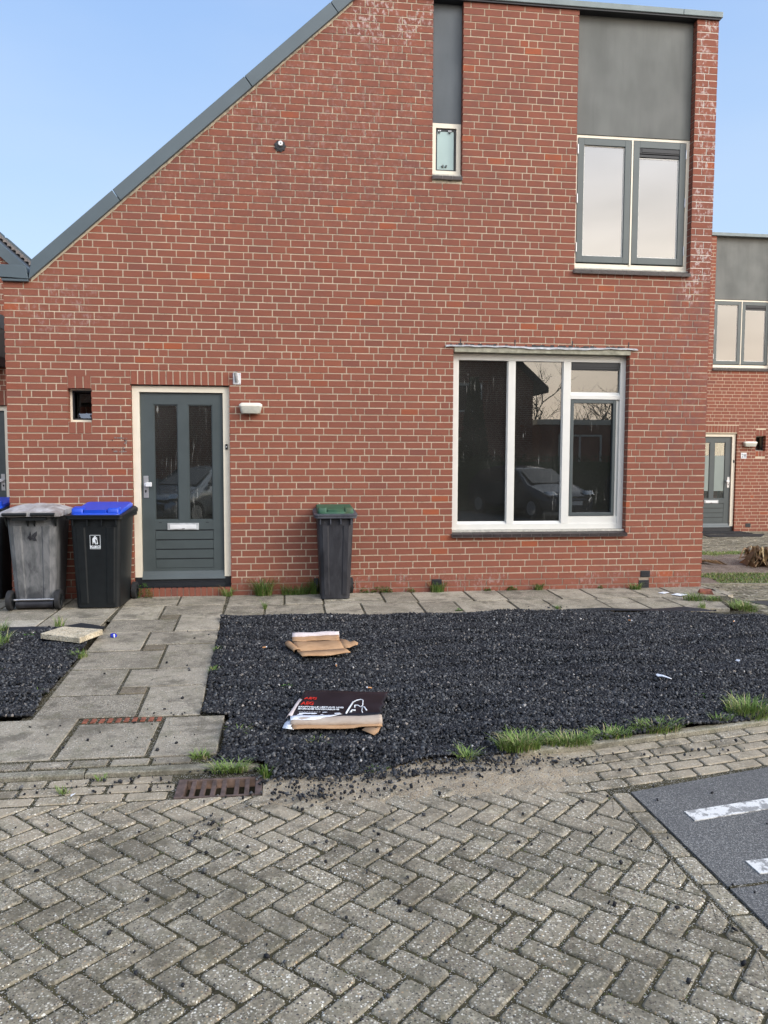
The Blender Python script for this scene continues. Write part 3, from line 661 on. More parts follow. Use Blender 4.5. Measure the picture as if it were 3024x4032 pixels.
# black iron air vents in the wall foot, plugged hole, old nameplate patch
for (a_, b_, c1, c2) in ((7.53, 7.655, .115, .193), (7.51, 7.645, -.03, .075), (4.862, 4.985, .055, .13)):
    v = MB(); v.box(a_, b_, -.006, .03, c1, c2); v.box(a_+.012, b_-.012, -.010, -.0065, c2-.018, c2-.01); 
    for i in range(3): v.box(a_+.012, b_-.012, -.013, -.0065, c1+.012+i*(c2-c1)*.26, c1+.018+i*(c2-c1)*.26)
    v.build('air_vent', 'black_trim', H, .002)
v = MB(); v.cyl((3.06, -.012, 5.155), (3.06, .02, 5.155), .058, n=24, mi=0); v.cyl((3.06, -.020, 5.157), (3.06, -.010, 5.157), .050, n=24, mi=0); v.cyl((3.066, -.055, 5.172), (3.066, -.012, 5.172), .026, n=20, mi=1); v.cyl((3.067, -.058, 5.170), (3.067, -.054, 5.170), .006, n=8, mi=0)
for i in range(9): v.cyl((3.06+.058*math.cos(i*.7), -.014, 5.155+.058*math.sin(i*.7)), (3.06+.058*math.cos(i*.7), .004, 5.155+.058*math.sin(i*.7)), .010, n=6)
v.build('pipe_stub', ['black_trim', 'steel_white'], H)
pl = MB(); pts = [(1.12, 1.815), (1.26, 1.822), (1.30, 1.80), (1.305, 1.72), (1.27, 1.675), (1.14, 1.665), (1.115, 1.70)]
for i in range(26):
    xx = random.uniform(1.12, 1.30); zz = random.choice((1.815, 1.66, random.uniform(1.66, 1.82))); w_ = random.uniform(.006, .02)
    pl.box(xx, xx+w_, -.0035-.0004*(i % 5), .003, zz, zz+random.uniform(.006, .018))
for xx, zz in ((1.138, 1.795), (1.275, 1.795), (1.14, 1.69), (1.27, 1.69)): pl.cyl((xx, -.006, zz), (xx, .0, zz), .007, n=8, mi=1)
pl.build('old_sign_patch', ['sill_mortar', 'black_trim'], H)

# things fixed on the main front
def wall_lamp(x, z, y, w_, label):
    L = empty('wall_lamp', (x, y, z), 0, label, 'lamp')
    h_ = w_*.5
    b_ = MB(); b_.loft([(.02, 0, -.055, w_, .11, .035), (.045, 0, -.055, w_, .11, .035), (.062, 0, -.052, w_*.82, .085, .03)]); b_.box(-w_*.42, w_*.42, -.012, 0, -.045, .03); b_.build('lamp_body', 'lamp_cream', L)
    g = MB(); g.loft([(-.058, 0, -.055, w_*.80, .085, .03), (-.045, 0, -.055, w_*.86, .095, .035), (.018, 0, -.055, w_*.97, .108, .035)]); g.build('lamp_lens', 'lamp_lens', L)
    return L
wall_lamp(2.705, 2.170, 0, .265, 'cream oval bulkhead lamp on the brick wall right of the large grey door')
FB = empty('flag_bracket', (2.548, 0, 2.515), 0, 'small white flagpole holder with angled tube above the bulkhead lamp', 'bracket')
p = MB(); p.box(-.045, .045, -.008, 0, -.068, .065); p.build('mounting_plate', 'steel_white', FB, .006)
p = MB(); p.cyl((0, -.008, -.035), (-.012, -.075, .062), .021, n=16, caps=False); p.cyl((0, -.008, -.035), (-.010, -.073, .058), .018, n=16, mi=1); p.cyl((-.012, -.075, .062), (-.0124, -.077, .066), .023, n=16, caps=False, mi=0); p.build('socket_tube', ['zinc', 'concrete_lintel'], FB)
for xx in (-.034, .034):
    for zz in (-.056, .053): p = MB(); p.cyl((xx, -.012, zz), (xx, -.008, zz), .006, n=8); p.build('screw', 'steel', FB)
DB = empty('doorbell', (2.418, .05, 1.726), 0, 'tiny black doorbell with white button on the cream frame of the large grey door', 'doorbell')
p = MB(); p.box(-.014, .014, -.012, 0, -.032, .032); p.build('housing', 'black_trim', DB, .003)
p = MB(); p.cyl((0, -.016, 0), (0, -.012, 0), .008, n=12); p.build('button', 'steel_white', DB)

# ------------------------------------------------------------------ right neighbour
NX, NY, NZ = 6.49, 8.35, -.12
H2 = empty('brick_house', (NX, NY, NZ), 0, 'farther red brick house at the right edge, with grey panel and number 28 door', 'house')
n_h = [(12.72-NX, 13.83-NX, -.4, 2.30), (14.31-NX, 14.565-NX, 1.90, 2.25), (6.66, 8.14, 3.80, 8)]
brickwork('wall', H2, 4.6, 11.0, 6.90, n_h, [], [(6.23, 7.38, 2.33, 2.50, 15), (7.82, 8.075, 2.252, 2.405, 3), (7.82, 8.075, 1.76, 1.898, 3)], ('brick2', 'mortar2'), seed=21)
o_ = door(H2, 12.72-NX-1.355, 0, -.12, True, True)
uw = upper_window(H2, .075, 0, -.05)
p = MB(); p.box(6.662, 8.138, .09, .13, 5.47, 6.95); p.build('facade_panel', 'panel_grey', H2)
cp = MB(); cp.box(4.5, 11.1, -.045, .27, 6.905, 6.975); cp.build('coping', 'coping_metal', H2)
small_window(H2, 14.31-NX-.66, 0, -.125+.0, .26)
v = MB(); v.box(14.12-NX, 14.25-NX, -.008, .03, .06, .15); v.build('air_vent', 'black_trim', H2)
rb = MB(); rb.box(4.6, 11, .27, 8, -.3, 6.85); rb.build('house_body', 'brick2', H2)
wall_lamp(14.13, 1.935, NY, .34, 'pale oval lamp between the number 28 door and the tiny window')
NS = empty('house_number_sign', (14.01, NY, 1.66), 0, 'small white square sign reading 28 on the brick wall below the pale oval lamp', 'sign')
p = MB(); p.box(-.07, .07, -.008, 0, -.07, .07); p.build('plate', 'sign_white', NS)
text_obj('digits', '28', .125, 'ink', (0, -.0095, -.044), (1, 0, 0), (0, 0, 1), NS, align='CENTER')
p = MB(); p.box(-.014, .014, -.012, 0, -.032, .032); d2 = p.build('doorbell', 'black_trim'); d2.location = (13.79, NY+.05, 1.52); tag(d2, 'tiny black doorbell on the white frame of the number 28 door', 'doorbell')

# ------------------------------------------------------------------ left neighbour
H3 = empty('brick_house', (0, 3.3, 0), 0, 'brick house glimpsed at the left edge, its roof sloping down to the valley', 'house')
brickwork('wall', H3, -5.0, .0, 8, [(-2.17, -1.045, -.4, 2.37)], [(.9, 1.0, 3.60)], [(-2.17, -1.045, 2.372, 2.60, 14)], ('brick2', 'mortar2'), seed=31)
door(H3, -2.17-1.352, 0, -.055, True)
p = MB(); zz = lambda x: -.9*x+3.585
p.prism_xz([(-5, zz(-5)), (.25, zz(.25)), (.25, zz(.25)+.20), (-5, zz(-5)+.20)], -.06, .12); p.build('verge_fascia', 'fascia', H3)
p = MB(); p.add([(-5, .12, zz(-5)+.19), (.25, .12, zz(.25)+.19), (.25, 4.2, zz(.25)+.19), (-5, 4.2, zz(-5)+.19), (-5, .12, zz(-5)), (.25, .12, zz(.25)), (.25, 4.2, zz(.25)), (-5, 4.2, zz(-5))], [(0, 1, 2, 3), (4, 7, 6, 5), (0, 4, 5, 1), (2, 6, 7, 3)]); p.build('roof', 'roof_dark', H3)
p = MB()
for i in range(70):
    u = -4.2+i*.065; p.box(u, u+.045, 1.0, 1.5, zz(u)+.20, zz(u)+.235)
p.build('roof_tiles', 'sill_mortar', H3)
p = MB(); p.prism_xz([(-5, zz(-5)+.11), (-1.73, zz(-1.73)+.11), (-1.73, zz(-1.73)+.29), (-5, zz(-5)+.29)], 1.9, 2.1); p.prism_xz([(-1.72, zz(-1.72)+.11), (.1, zz(.1)+.11), (.1, zz(.1)+.30), (-1.63, zz(-1.63)+.30), (-1.72, zz(-1.63)+.30)], 1.9, 2.1)
p.build('ridge_fascia', 'fascia', H3)
p = MB(); p.add([(-2.4, -.5, 3.30), (-2.4, .0, 3.30), (-1.07, .0, 3.70), (-1.07, -.5, 3.70), (-2.4, -.5, 3.12), (-2.4, .0, 3.12), (-1.07, .0, 3.50), (-1.07, -.5, 3.50)], [(0, 3, 2, 1), (4, 5, 6, 7), (0, 4, 7, 3), (3, 7, 6, 2), (2, 6, 5, 1), (1, 5, 4, 0)]); p.build('canopy_fascia', 'fascia', H3)
p = MB(); p.box(-2.35, -1.075, -.45, 0, 3.08, 3.49); p.build('canopy_box', 'leaf_grey', H3)
p = MB(); p.box(-2.35, -1.078, -.44, 0, 2.94, 3.079); p.build('canopy_soffit', 'black_trim', H3)

# ------------------------------------------------------------------ wheelie bins
def wheel(parent, x, y, z, r, w_, sgn):
    m_ = MB(); m_.cyl((x-w_/2, y, z), (x+w_/2, y, z), r, n=32); m_.cyl((x-w_/2-.004, y, z), (x-w_/2, y, z), r*.9, r, n=32); m_.cyl((x+w_/2, y, z), (x+w_/2+.004, y, z), r, r*.9, n=32)
    W_ = m_.build('wheel', 'rubber', parent)
    h = MB(); h.cyl((x-w_/2-.006, y, z), (x+w_/2+.006, y, z), r*.62, n=24); h.cyl((x-w_/2-.011, y, z), (x+w_/2+.011, y, z), r*.16, n=12)
    for k in range(5):
        t = k*2*math.pi/5; h.cyl((x+sgn*(w_/2+.009), y, z), (x+sgn*(w_/2+.009), y+r*.55*math.cos(t), z+r*.55*math.sin(t)), r*.06, n=6)
    h.build('wheel_hub', 'black_plastic', W_)
def bin_box(loc, rz, label, wt, wb, dt, db, H_, mats, rimw, lidfn, logo=None, group=None, ribs=True, wr=.10):
    B = empty('wheelie_bin', loc, rz, label, 'wheelie bin')
    m_ = MB(); hb = H_-.10
    t = lambda k: (wb+(wt-wb)*k, db+(dt-db)*k)
    secs = []
    for z_, k, r in ((.012, 0, .05), (.03, 0, .055), (hb*.35, .35, .06), (hb*.7, .7, .055), (hb, 1, .05)):
        a_, b_ = t(k); secs.append((z_, 0, 0, a_, b_, r))
    m_.loft(secs, seg=5)
    if ribs:   # broad raised bands down front and back
        for sy in (-1, 1):
            for xa, xb in ((-.40, -.20), (.20, .40)):
                vs = []
                for z_, k in ((.06, .03), (hb*.88, .9)):
                    a_, b_ = t(k)
                    vs += [(xa*a_, sy*b_/2, z_), ((xa+.03)*a_, sy*(b_/2+.009), z_), ((xb-.03)*a_, sy*(b_/2+.009), z_), (xb*a_, sy*b_/2, z_)]
                m_.add(vs, [(0, 1, 5, 4), (1, 2, 6, 5), (2, 3, 7, 6), (0, 3, 2, 1), (4, 5, 6, 7)], 0, False)
    body = m_.build('body', mats[0], B)
    m_ = MB(); a_, b_ = t(1)
    m_.loft([(hb-.035, 0, 0, rimw-.05, b_+.05, .05), (hb-.028, 0, 0, rimw, b_+.10, .05), (hb+.0, 0, 0, rimw, b_+.10, .05), (hb+.002, 0, 0, rimw-.02, b_+.08, .05)], seg=4, smooth=False)
    for xx in (-.42, -.14, .14, .42):
        m_.box(xx*a_-.006, xx*a_+.006, -b_/2-.035, -b_/2+.01, hb-.10, hb-.03)
    m_.build('rim', mats[1], B)
    lidfn(B, hb, rimw, b_)
    yw = db/2+.02
    for s in (-1, 1): wheel(B, s*(rimw/2-.035), yw, wr, wr, .045, s)
    ax = MB(); ax.cyl((-rimw/2+.03, yw, wr), (rimw/2-.03, yw, wr), .011, n=10); ax.build('axle', 'steel', B)
    return B
def lid_flap(col):
    def f(B, hb, rw, b_):
        d = b_+.12; sl_ = .10
        m_ = MB(); m_.loft([(hb+.004, 0, 0, rw+.012, d, .045, .01), (hb+.030, 0, 0, rw+.012, d, .045, .05), (hb+.042, 0, 0, rw-.03, d-.04, .05, .09)], seg=5, smooth=False)
        L = m_.build('lid', 'charcoal_rim' if col == 'green_lid' else 'black_plastic', B)
        i_ = MB(); w_ = rw*.86; zt = hb+.044
        i_.loft([(zt, 0, .01, w_, d*.86, .05, .11), (zt+.022, 0, .01, w_, d*.86, .05, .12), (zt+.036, 0, .015, w_*.94, d*.80, .05, .13)], seg=5)
        for s in (-1, 1): i_.loft([(zt-.012, s*w_*.36, -d*.33, w_*.235, d*.17, .02, .1), (zt+.038, s*w_*.36, -d*.33, w_*.235, d*.17, .02, .12), (zt+.048, s*w_*.36, -d*.325, w_*.20, d*.14, .02, .12)], seg=3)
        i_.loft([(zt-.012, 0, -d*.36, w_*.46, d*.10, .012, .1), (zt+.026, 0, -d*.36, w_*.46, d*.10, .012, .12)], seg=3)
        i_.build('lid_insert', col, L)
        h_ = MB(); h_.cyl((-rw*.4, d/2+.02, hb+.045), (rw*.4, d/2+.02, hb+.045), .016, n=12)
        for s in (-.4, -.15, .15, .4): h_.box(s*rw-.01, s*rw+.01, d/2-.05, d/2+.03, hb+.01, hb+.05)
        h_.build('handle_bar', 'black_plastic', B)
    return f
def lid_dome(B, hb, rw, b_):
    d = b_+.16; w_ = rw+.06; m_ = MB(); nx, ny = 20, 12; vs = []
    for j in range(ny+1):
        v_ = j/ny
        for i in range(nx+1):
            u_ = i/nx; x = (u_-.5)*w_; y_ = (v_-.5)*d
            arch = (1-abs(2*u_-1)**2.6)*.060*(.35+.65*math.sin(math.pi*min(1, v_*.9+.1)))
            z_ = hb+.012+arch+.030*math.sin(math.pi*v_)
            if .30 < u_ < .42 or .58 < u_ < .70: z_ -= .009*math.sin(math.pi*v_)
            vs.append((x, y_, z_))
    n = nx+1; m_.add(vs, [(j*n+i, j*n+i+1, (j+1)*n+i+1, (j+1)*n+i) for j in range(ny) for i in range(nx)], 0, True)
    ring = [i for i in range(n)]+[j*n+nx for j in range(1, ny+1)]+[ny*n+i for i in range(nx-1, -1, -1)]+[j*n for j in range(ny-1, 0, -1)]
    sk = [vs[i] for i in ring]; k_ = len(sk); low = [(x, y_, hb-.018) for x, y_, z_ in sk]
    m_.add(sk+low, [(i, k_+i, k_+(i+1) % k_, (i+1) % k_) for i in range(k_)], 0, False)
    m_.build('lid', 'grey_lid', B)
    h_ = MB(); yb = d/2+.012
    for s in (-1, 1): h_.cyl((s*.02+s*.0, yb, hb+.005), (s*(rw/2-.02), yb, hb+.005), .017, n=12)
    h_.box(-.30*rw, .30*rw, yb-.06, yb-.02, hb-.06, hb-.03)
    for s in (-.44, -.06, .06, .44):
        h_.add([(s*rw-.008, yb-.01, hb-.01), (s*rw+.008, yb-.01, hb-.01), (s*rw+.008, b_/2-.01, hb-.13), (s*rw-.008, b_/2-.01, hb-.13), (s*rw-.008, b_/2-.02, hb-.01), (s*rw+.008, b_/2-.02, hb-.01)], [(0, 1, 2, 3), (0, 3, 4), (1, 5, 2)])
    h_.build('handle_bar', 'black_plastic', B)
zb_ = zg(1, -.6)
# weathered grey bin, its wheels towards the street
G = bin_box((.425, -.37, zg(.4, -.6)+.004), math.pi+.02, 'weathered grey wheelie bin with arched lid and butterfly mark, wheels facing the street', .51, .41, .60, .46, 1.125, ('grey_worn', 'grey_worn'), .56, lid_dome, wr=.105)
m_ = MB(); yb = .222; zt = lambda s: .20*max(0, 1-(s/.19)**2)**.5*.62+.07
vs = []; n = 16
for i in range(n+1): s_ = -.19+.38*i/n; vs += [(s_, yb+.012, .02), (s_, yb+.012, max(.075, zt(s_)))]
m_.add(vs, [(2*i, 2*i+2, 2*i+3, 2*i+1) for i in range(n)], 0); m_.build('axle_recess', 'black_plastic', G)
m_ = MB(); m_.cyl((-.19, .236, .055), (.19, .236, .055), .042, n=14); m_.build('foot_bar', 'charcoal_plastic', G)
m_ = MB(); m_.cyl((-.16, .272, .112), (.16, .272, .112), .008, n=8); m_.build('axle_rod', 'steel', G)
# butterfly mark
bf = MB(); by = .248
def bpt(x, z): return (-x, .283+.0+(z-.75)*.075, z)
for poly in ([(0, .80), (.03, .83), (.055, .845), (.05, .80), (.03, .77)], [(0, .79), (-.03, .80), (-.045, .775), (-.02, .76)], [(0, .78), (.035, .775), (.05, .745), (.02, .74), (.0, .765)], [(-.005, .78), (-.03, .765), (-.02, .745), (.0, .76)], [(-.022, .80), (-.014, .845), (-.006, .80)]):
    q_ = [bpt(*p_) for p_ in poly]; q2 = [(x, y_+.006, z) for x, y_, z in q_]; n = len(q_); bf.add(q_+q2, [tuple(range(n)), tuple(range(2*n-1, n-1, -1))]+[(i, n+i, n+(i+1) % n, (i+1) % n) for i in range(n)])
bf.build('butterfly_mark', 'charcoal_plastic', G)
# black bin, blue insert, front towards the street
Bk = bin_box((1.092, -.345, zg(1.1, -.6)), -.045, 'black wheelie bin with bright blue lid and white emblem, left of the large grey door', .535, .455, .62, .55, 1.105, ('black_plastic', 'black_plastic'), .60, lid_flap('blue_lid'), ribs=True)
def fy(z): return -(.53+(.60-.53)*(z/.985))/2-.0115
lg = MB()
def flatp(poly, mi=0, e_=.0): 
    q_ = [(x, fy(z)-e_, z) for x, z in poly]; lg.add(q_, [tuple(range(len(q_)))], mi)
lx, lz0, lz1 = -.005, .652, .802; hw = .055
flatp([(lx-hw, lz0), (lx+hw, lz0), (lx+hw, lz1), (lx-hw, lz1)], 1, .0)
for p_ in ([(lx-hw, lz0), (lx+hw, lz0), (lx+hw, lz0+.0042), (lx-hw, lz0+.0042)], [(lx-hw, lz1-.0042), (lx+hw, lz1-.0042), (lx+hw, lz1), (lx-hw, lz1)], [(lx-hw, lz0+.0042), (lx-hw+.0042, lz0+.0042), (lx-hw+.0042, lz1-.0042), (lx-hw, lz1-.0042)], [(lx+hw-.0042, lz0+.0042), (lx+hw, lz0+.0042), (lx+hw, lz1-.0042), (lx+hw-.0042, lz1-.0042)]): flatp(p_, 0, .001)
S = .150/930
def px(pts): return [(lx+(x-648)*S, lz1-(y_-1015)*S) for x, y_ in pts]
flatp(px([(545, 1160), (470, 1270), (480, 1640), (500, 1640), (560, 1470), (670, 1660), (690, 1640), (650, 1290), (700, 1300), (765, 1350), (790, 1330), (720, 1260), (740, 1190), (680, 1180), (590, 1170)][::-1]), 0, .0012)
flatp(px([(645+62*math.cos(t*.5), 1130+55*math.sin(t*.5)) for t in range(12)][::-1]), 0, .0014)
flatp(px([(740, 1160), (770, 1155), (800, 1440), (830, 1590), (770, 1655), (715, 1600), (765, 1490), (750, 1330)][::-1]), 0, .0016)
lg.build('emblem', ['white_print', 'black_plastic'], Bk)
text_obj('emblem_text', 'KLIKO', .036, 'white_print', (lx, fy(.665)-.0018, .6625), (1, 0, 0), (0, 0, 1), Bk, bold=.0016, align='CENTER', thick=.0004)
# slim bin with green insert
Gr = bin_box((3.665, -.19, zg(3.7, -.4)), 0.0, 'slim dark grey wheelie bin with green lid, alone against the brick wall', .415, .335, .46, .40, 1.075, ('charcoal_plastic', 'charcoal_rim'), .485, lid_flap('green_lid'), ribs=True, wr=.10)
# bin at the far left, mostly out of frame
Bl = bin_box((-.355, .30, -.03), 0, 'black wheelie bin with blue lid cut off by the left edge of the photo', .54, .46, .60, .53, 1.13, ('black_plastic', 'black_plastic'), .60, lid_flap('blue_lid'))

# ------------------------------------------------------------------ ground
gm = MB(); gm.box(-120, 120, -120, 140, -.60, -.175); tag(gm.build('ground', 'ground_earth'), kind='structure')
def sheet(name, mat, poly, z, kind='structure', th=.02):
    m_ = MB(); m_.prism_xy(poly, z-th, z); return tag(m_.build(name, mat), kind=kind)
# soil bed under the garden in front of the house (follows the slope)
def slope_sheet(name, mat, x0, x1, y0, y1, dz, n=24, kind='structure', rough=0):
    m_ = MB(); ny = n; nx = n; vs = []
    for j in range(ny+1):
        for i in range(nx+1):
            x = x0+(x1-x0)*i/nx; yl = max(y0, (-4.995+.155*(x-4.35)+.022*(x-4.35)**2+.04) if x > 4.35 else -4.99); y_ = yl+(y1-yl)*j/ny; vs.append((x, y_, zg(x, max(y_, -5.14))+dz+random.uniform(-rough, rough)))
    m_.add(vs, [(j*(nx+1)+i, j*(nx+1)+i+1, (j+1)*(nx+1)+i+1, (j+1)*(nx+1)+i) for j in range(ny) for i in range(nx)], 0, True)
    return tag(m_.build(name, mat), kind=kind)
slope_sheet('garden_soil', 'joint_dirt', -3, 8.35, -5.0, .12, -.045)
slope_sheet('terrace_joints', 'joint_dirt', -3, 8.35, -1.235, .12, -.0065)
slope_sheet('terrace_joints', 'joint_dirt', -3, 1.30, -1.60, -1.236, -.0065)
slope_sheet('path_joints', 'joint_dirt', 1.38, 2.43, -4.1, -1.236, -.0065)
slope_sheet('path_joints', 'joint_dirt', .2, 2.69, -4.99, -4.11, -.0065)
slope_sheet('path_joints', 'joint_dirt', 2.4301, 2.50, -4.1, -3.0, -.0065)
# paving slabs
def slabs(name, lst, th=.05, gap=.0115, mats=('slab', 'slab_light', 'filler', 'red_clay')):
    m_ = MB()
    for it in lst:
        poly, mi = it
        poly = inset(poly if area(poly) > 0 else poly[::-1], gap)
        zc = random.uniform(-.0025, .004); n = len(poly); top = inset(poly, .004)
        tx, ty = random.uniform(-.006, .006), random.uniform(-.006, .006); cx = sum(p_[0] for p_ in poly)/n; cy = sum(p_[1] for p_ in poly)/n
        zt = lambda p_: zg(p_[0], p_[1])+zc+tx*(p_[0]-cx)+ty*(p_[1]-cy)
        vs = [(p_[0], p_[1], zt(p_)-th) for p_ in poly]+[(p_[0], p_[1], zt(p_)-.004) for p_ in poly]+[(p_[0], p_[1], zt(p_)) for p_ in top]
        fs = [tuple(range(2*n, 3*n))]
        for k in (0, n): fs += [(k+i, k+(i+1) % n, k+n+(i+1) % n, k+n+i) for i in range(n)]
        m_.add(vs, fs, mi)
    return tag(m_.build(name, list(mats)), kind='structure')
rc = lambda a_, b_, c1, d_: [(a_, c1), (b_, c1), (b_, d_), (a_, d_)]
L = []
j1 = [2.44, 3.08, 3.52, 4.22, 4.60, 5.25, 5.66, 6.30, 6.72, 7.35, 7.77, 8.36]; j2 = [2.44, 2.87, 3.51, 3.93, 4.58, 5.0, 5.63, 6.05, 6.68, 7.10, 7.52]
for i in range(len(j1)-1): L.append((rc(j1[i], j1[i+1], -.60+(.16 if i == 2 else 0), .0), 0))
L.append((rc(3.52, 4.22, -.60, -.44), 0))
for i in range(len(j2)-1): L.append((rc(j2[i], j2[i+1], -1.23, -.60), 0))
L.append(([(7.52, -1.23), (7.98, -1.30), (8.08, -.95), (8.02, -.60), (7.52, -.60)], 0)); L.append(([(8.36, -.60), (8.36, -.25), (8.5, -.25), (8.5, -.5)], 0))
for a_, b_ in ((-1.8, -1.2), (-1.2, -.58), (-.58, .05), (.05, .68), (.68, 1.30)):
    L.append((rc(a_, b_, -.60, .0), 0)); L.append((rc(a_, b_, -1.12, -.60), 0)); L.append((rc(a_, b_, -1.62, -1.12), 1 if a_ < .06 else 0))
tag(slabs('terrace_paving', L), kind='structure')
P = []
def q4(xl, xr, yt, yb_, mi=0):
    sk = lambda x, y_: x+.035*(-y_-.5)
    P.append(([(sk(xl, yb_), yb_), (sk(xr, yb_), yb_), (sk(xr, yt), yt), (sk(xl, yt), yt)], mi))
q4(1.31, 1.90, 0, -.53); q4(1.90, 2.43, 0, -.53); q4(1.31, 1.78, -.53, -1.2); q4(1.78, 2.42, -.53, -1.0); q4(1.78, 1.985, -1.0, -1.2, 2); q4(1.985, 2.42, -1.0, -1.75)
q4(1.31, 1.985, -1.2, -1.73); q4(1.31, 1.78, -1.73, -2.42); q4(1.78, 2.42, -1.75, -2.23); q4(1.78, 1.985, -2.23, -2.42, 2); q4(1.985, 2.42, -2.23, -3.0)
q4(1.31, 1.985, -2.42, -2.97); q4(1.31, 1.78, -2.97, -3.62); q4(1.78, 2.41, -3.0, -3.46); q4(1.78, 1.985, -3.46, -3.62, 2); q4(1.985, 2.41, -3.46, -4.12); q4(1.31, 1.985, -3.62, -4.10)
P += [(rc(1.02, 1.76, -4.79, -4.10), 0), (rc(1.77, 2.29, -4.79, -4.215), 0), (rc(2.30, 2.70, -4.81, -4.14), 0), (rc(.4, 1.02, -4.79, -4.10), 0)]
xx = 1.775
for i in range(10): w_ = .052; P.append((rc(xx, xx+w_, -4.205, -4.115), 3)); xx += w_
xs_ = [.2, .45, .67, .88, 1.09, 1.30, 1.49, 1.67, 1.89, 2.10, 2.33, 2.565]
for i in range(len(xs_)-1): P.append((rc(xs_[i], xs_[i+1], -4.915, -4.81), 0))
slabs('garden_path', P, mats=('slab', 'slab_light', 'filler', 'red_clay'))
# kerbs
def kline(x):
    if x < 4.35: return -4.995
    t = x-4.35; return -4.995+.155*t+.022*t*t
def kerb(x0, x1, step, wd, ztop):
    m_ = MB(); x = x0
    while x < x1:
        e_ = min(x+step, x1); n = 4; pts = [(x+(e_-x-.006)*i/n) for i in range(n+1)]
        poly = [(p_, kline(p_)) for p_ in pts]+[(p_, kline(p_)+wd) for p_ in pts[::-1]]
        m_.prism_xy(poly, -.3, ztop+random.uniform(-.003, .003), 0, .008); x = e_
    return tag(m_.build('kerb', 'concrete_kerb'), kind='structure')
kerb(-2.0, 2.95, 1.0, .075, -.112); kerb(4.45, 9.5, 1.0, .075, -.106)
# street surface: sand bed, then individual pavers
sheet('street', 'joint_dirt', [(-6, -14), (4.9, -14), (4.9, -4.96), (-6, -4.96)], -.143)
sheet('street_side', 'joint_dirt', [(4.9, -14), (14, -14), (14, -2), (4.9, -4.4)][0:0] or [(4.902, -14), (16, -14), (16, -1.6), (9.5, -3.0), (4.902, -4.98)], -.140)
W_ = .112; pv = MB()
def paver(poly, ztop=-.133):
    poly = poly if area(poly) > 0 else poly[::-1]
    if area(poly) < .0035: return
    poly = inset(poly, .0042+random.random()*.0030); n = len(poly)
    poly = [(p_[0]+random.uniform(-.0012, .0012), p_[1]+random.uniform(-.0012, .0012)) for p_ in poly]
    # soften long corners: ring, shoulder, top
    cx = sum(p_[0] for p_ in poly)/n; cy = sum(p_[1] for p_ in poly)/n
    tx, ty = random.gauss(0, .010), random.gauss(0, .010); dz = random.gauss(0, .0013)
    zz = lambda p_, d: ztop+dz+tx*(p_[0]-cx)+ty*(p_[1]-cy)-d
    rc_ = []
    for i in range(n):   # chamfer corners
        a_, b_, c1 = Vector(poly[i-1]), Vector(poly[i]), Vector(poly[(i+1) % n]); k = .010+random.random()*.006
        rc_.append(tuple(b_+(a_-b_).normalized()*min(k, (a_-b_).length*.3))); rc_.append(tuple(b_+(c1-b_).normalized()*min(k, (c1-b_).length*.3)))
    n = len(rc_); t1 = inset(rc_, .0030); t2 = inset(rc_, .0085)
    vs = [(p_[0], p_[1], zz(p_, .030)) for p_ in rc_]+[(p_[0], p_[1], zz(p_, .0075)) for p_ in rc_]+[(p_[0], p_[1], zz(p_, .0028)) for p_ in t1]+[(p_[0], p_[1], zz(p_, 0)) for p_ in t2]
    fs = [tuple(range(3*n, 4*n))]
    for k in (0, n, 2*n): fs += [(k+i, k+(i+1) % n, k+n+(i+1) % n, k+n+i) for i in range(n)]
    pv.add(vs, fs, 0)
def yrow(x, k): return kline(x)-.004-k*.108
GX0, GX1, GY0, GY1 = 2.515, 2.965, -5.32, -5.085      # drain opening
def rowlim(x): return yrow(x, 3) if x < 4.3 else yrow(x, 3)-min(1, (x-4.3)/.35)*.216
for k in range(5):
    x = -2.4+.11*(k % 2)
    while x < 9.4:
        a_, b_ = x, x+.222; x = b_
        if k > 2 and a_ < 4.3+(k-3)*.15: continue
        if b_ > GX0 and a_ < GX1 and k < 3:
            if a_ < GX0-.03: b_ = GX0-.005
            elif b_ > GX1+.03: a_ = GX1+.005
            else: continue
        paver([(a_, yrow(a_, k)-.108), (b_, yrow(b_, k)-.108), (b_, yrow(b_, k)), (a_, yrow(a_, k))], -.133-(.002 if k else .003))
e1 = (Vector((1, -1))/math.sqrt(2)); e2 = (Vector((1, 1))/math.sqrt(2)); O = Vector((3.42, -6.59))-e1*2*W_
for i in range(-70, 70):
    for j in range(-70, 70):
        t = (i-j) % 4
        if t == 0: c4 = [(i, j), (i+2, j), (i+2, j+1), (i, j+1)]
        elif t == 3: c4 = [(i, j), (i+1, j), (i+1, j+2), (i, j+2)]
        else: continue
        poly = [tuple(O+e1*W_*a_+e2*W_*b_) for a_, b_ in c4]
        cx = sum(p_[0] for p_ in poly)/4; cy = sum(p_[1] for p_ in poly)/4
        if cx < -.6 or cx > 4.95 or cy < -8.6 or cy > -4.9: continue
        lim = rowlim(cx)-.004
        g = (rowlim(cx+.05)-rowlim(cx-.05))/.1
        poly = clip(poly, -g, 1, lim-g*cx)
        if len(poly) < 3: continue
        poly = clip(poly, 1, 0, 4.775)
        if len(poly) >= 3: paver(poly)
yb_ = -5.52
while yb_ > -9:
    paver([(4.778, yb_-.222), (4.885, yb_-.222), (4.885, yb_), (4.778, yb_)]); yb_ -= .222
tag(pv.build('brick_paving', 'paver'), kind='structure')
ap = [(4.890, -5.53), (5.8, -5.305), (7.0, -4.95), (9.5, -3.9), (16, -1.5), (16, -14), (4.890, -14)]
sheet('asphalt_patch', 'asphalt', ap, -.130)
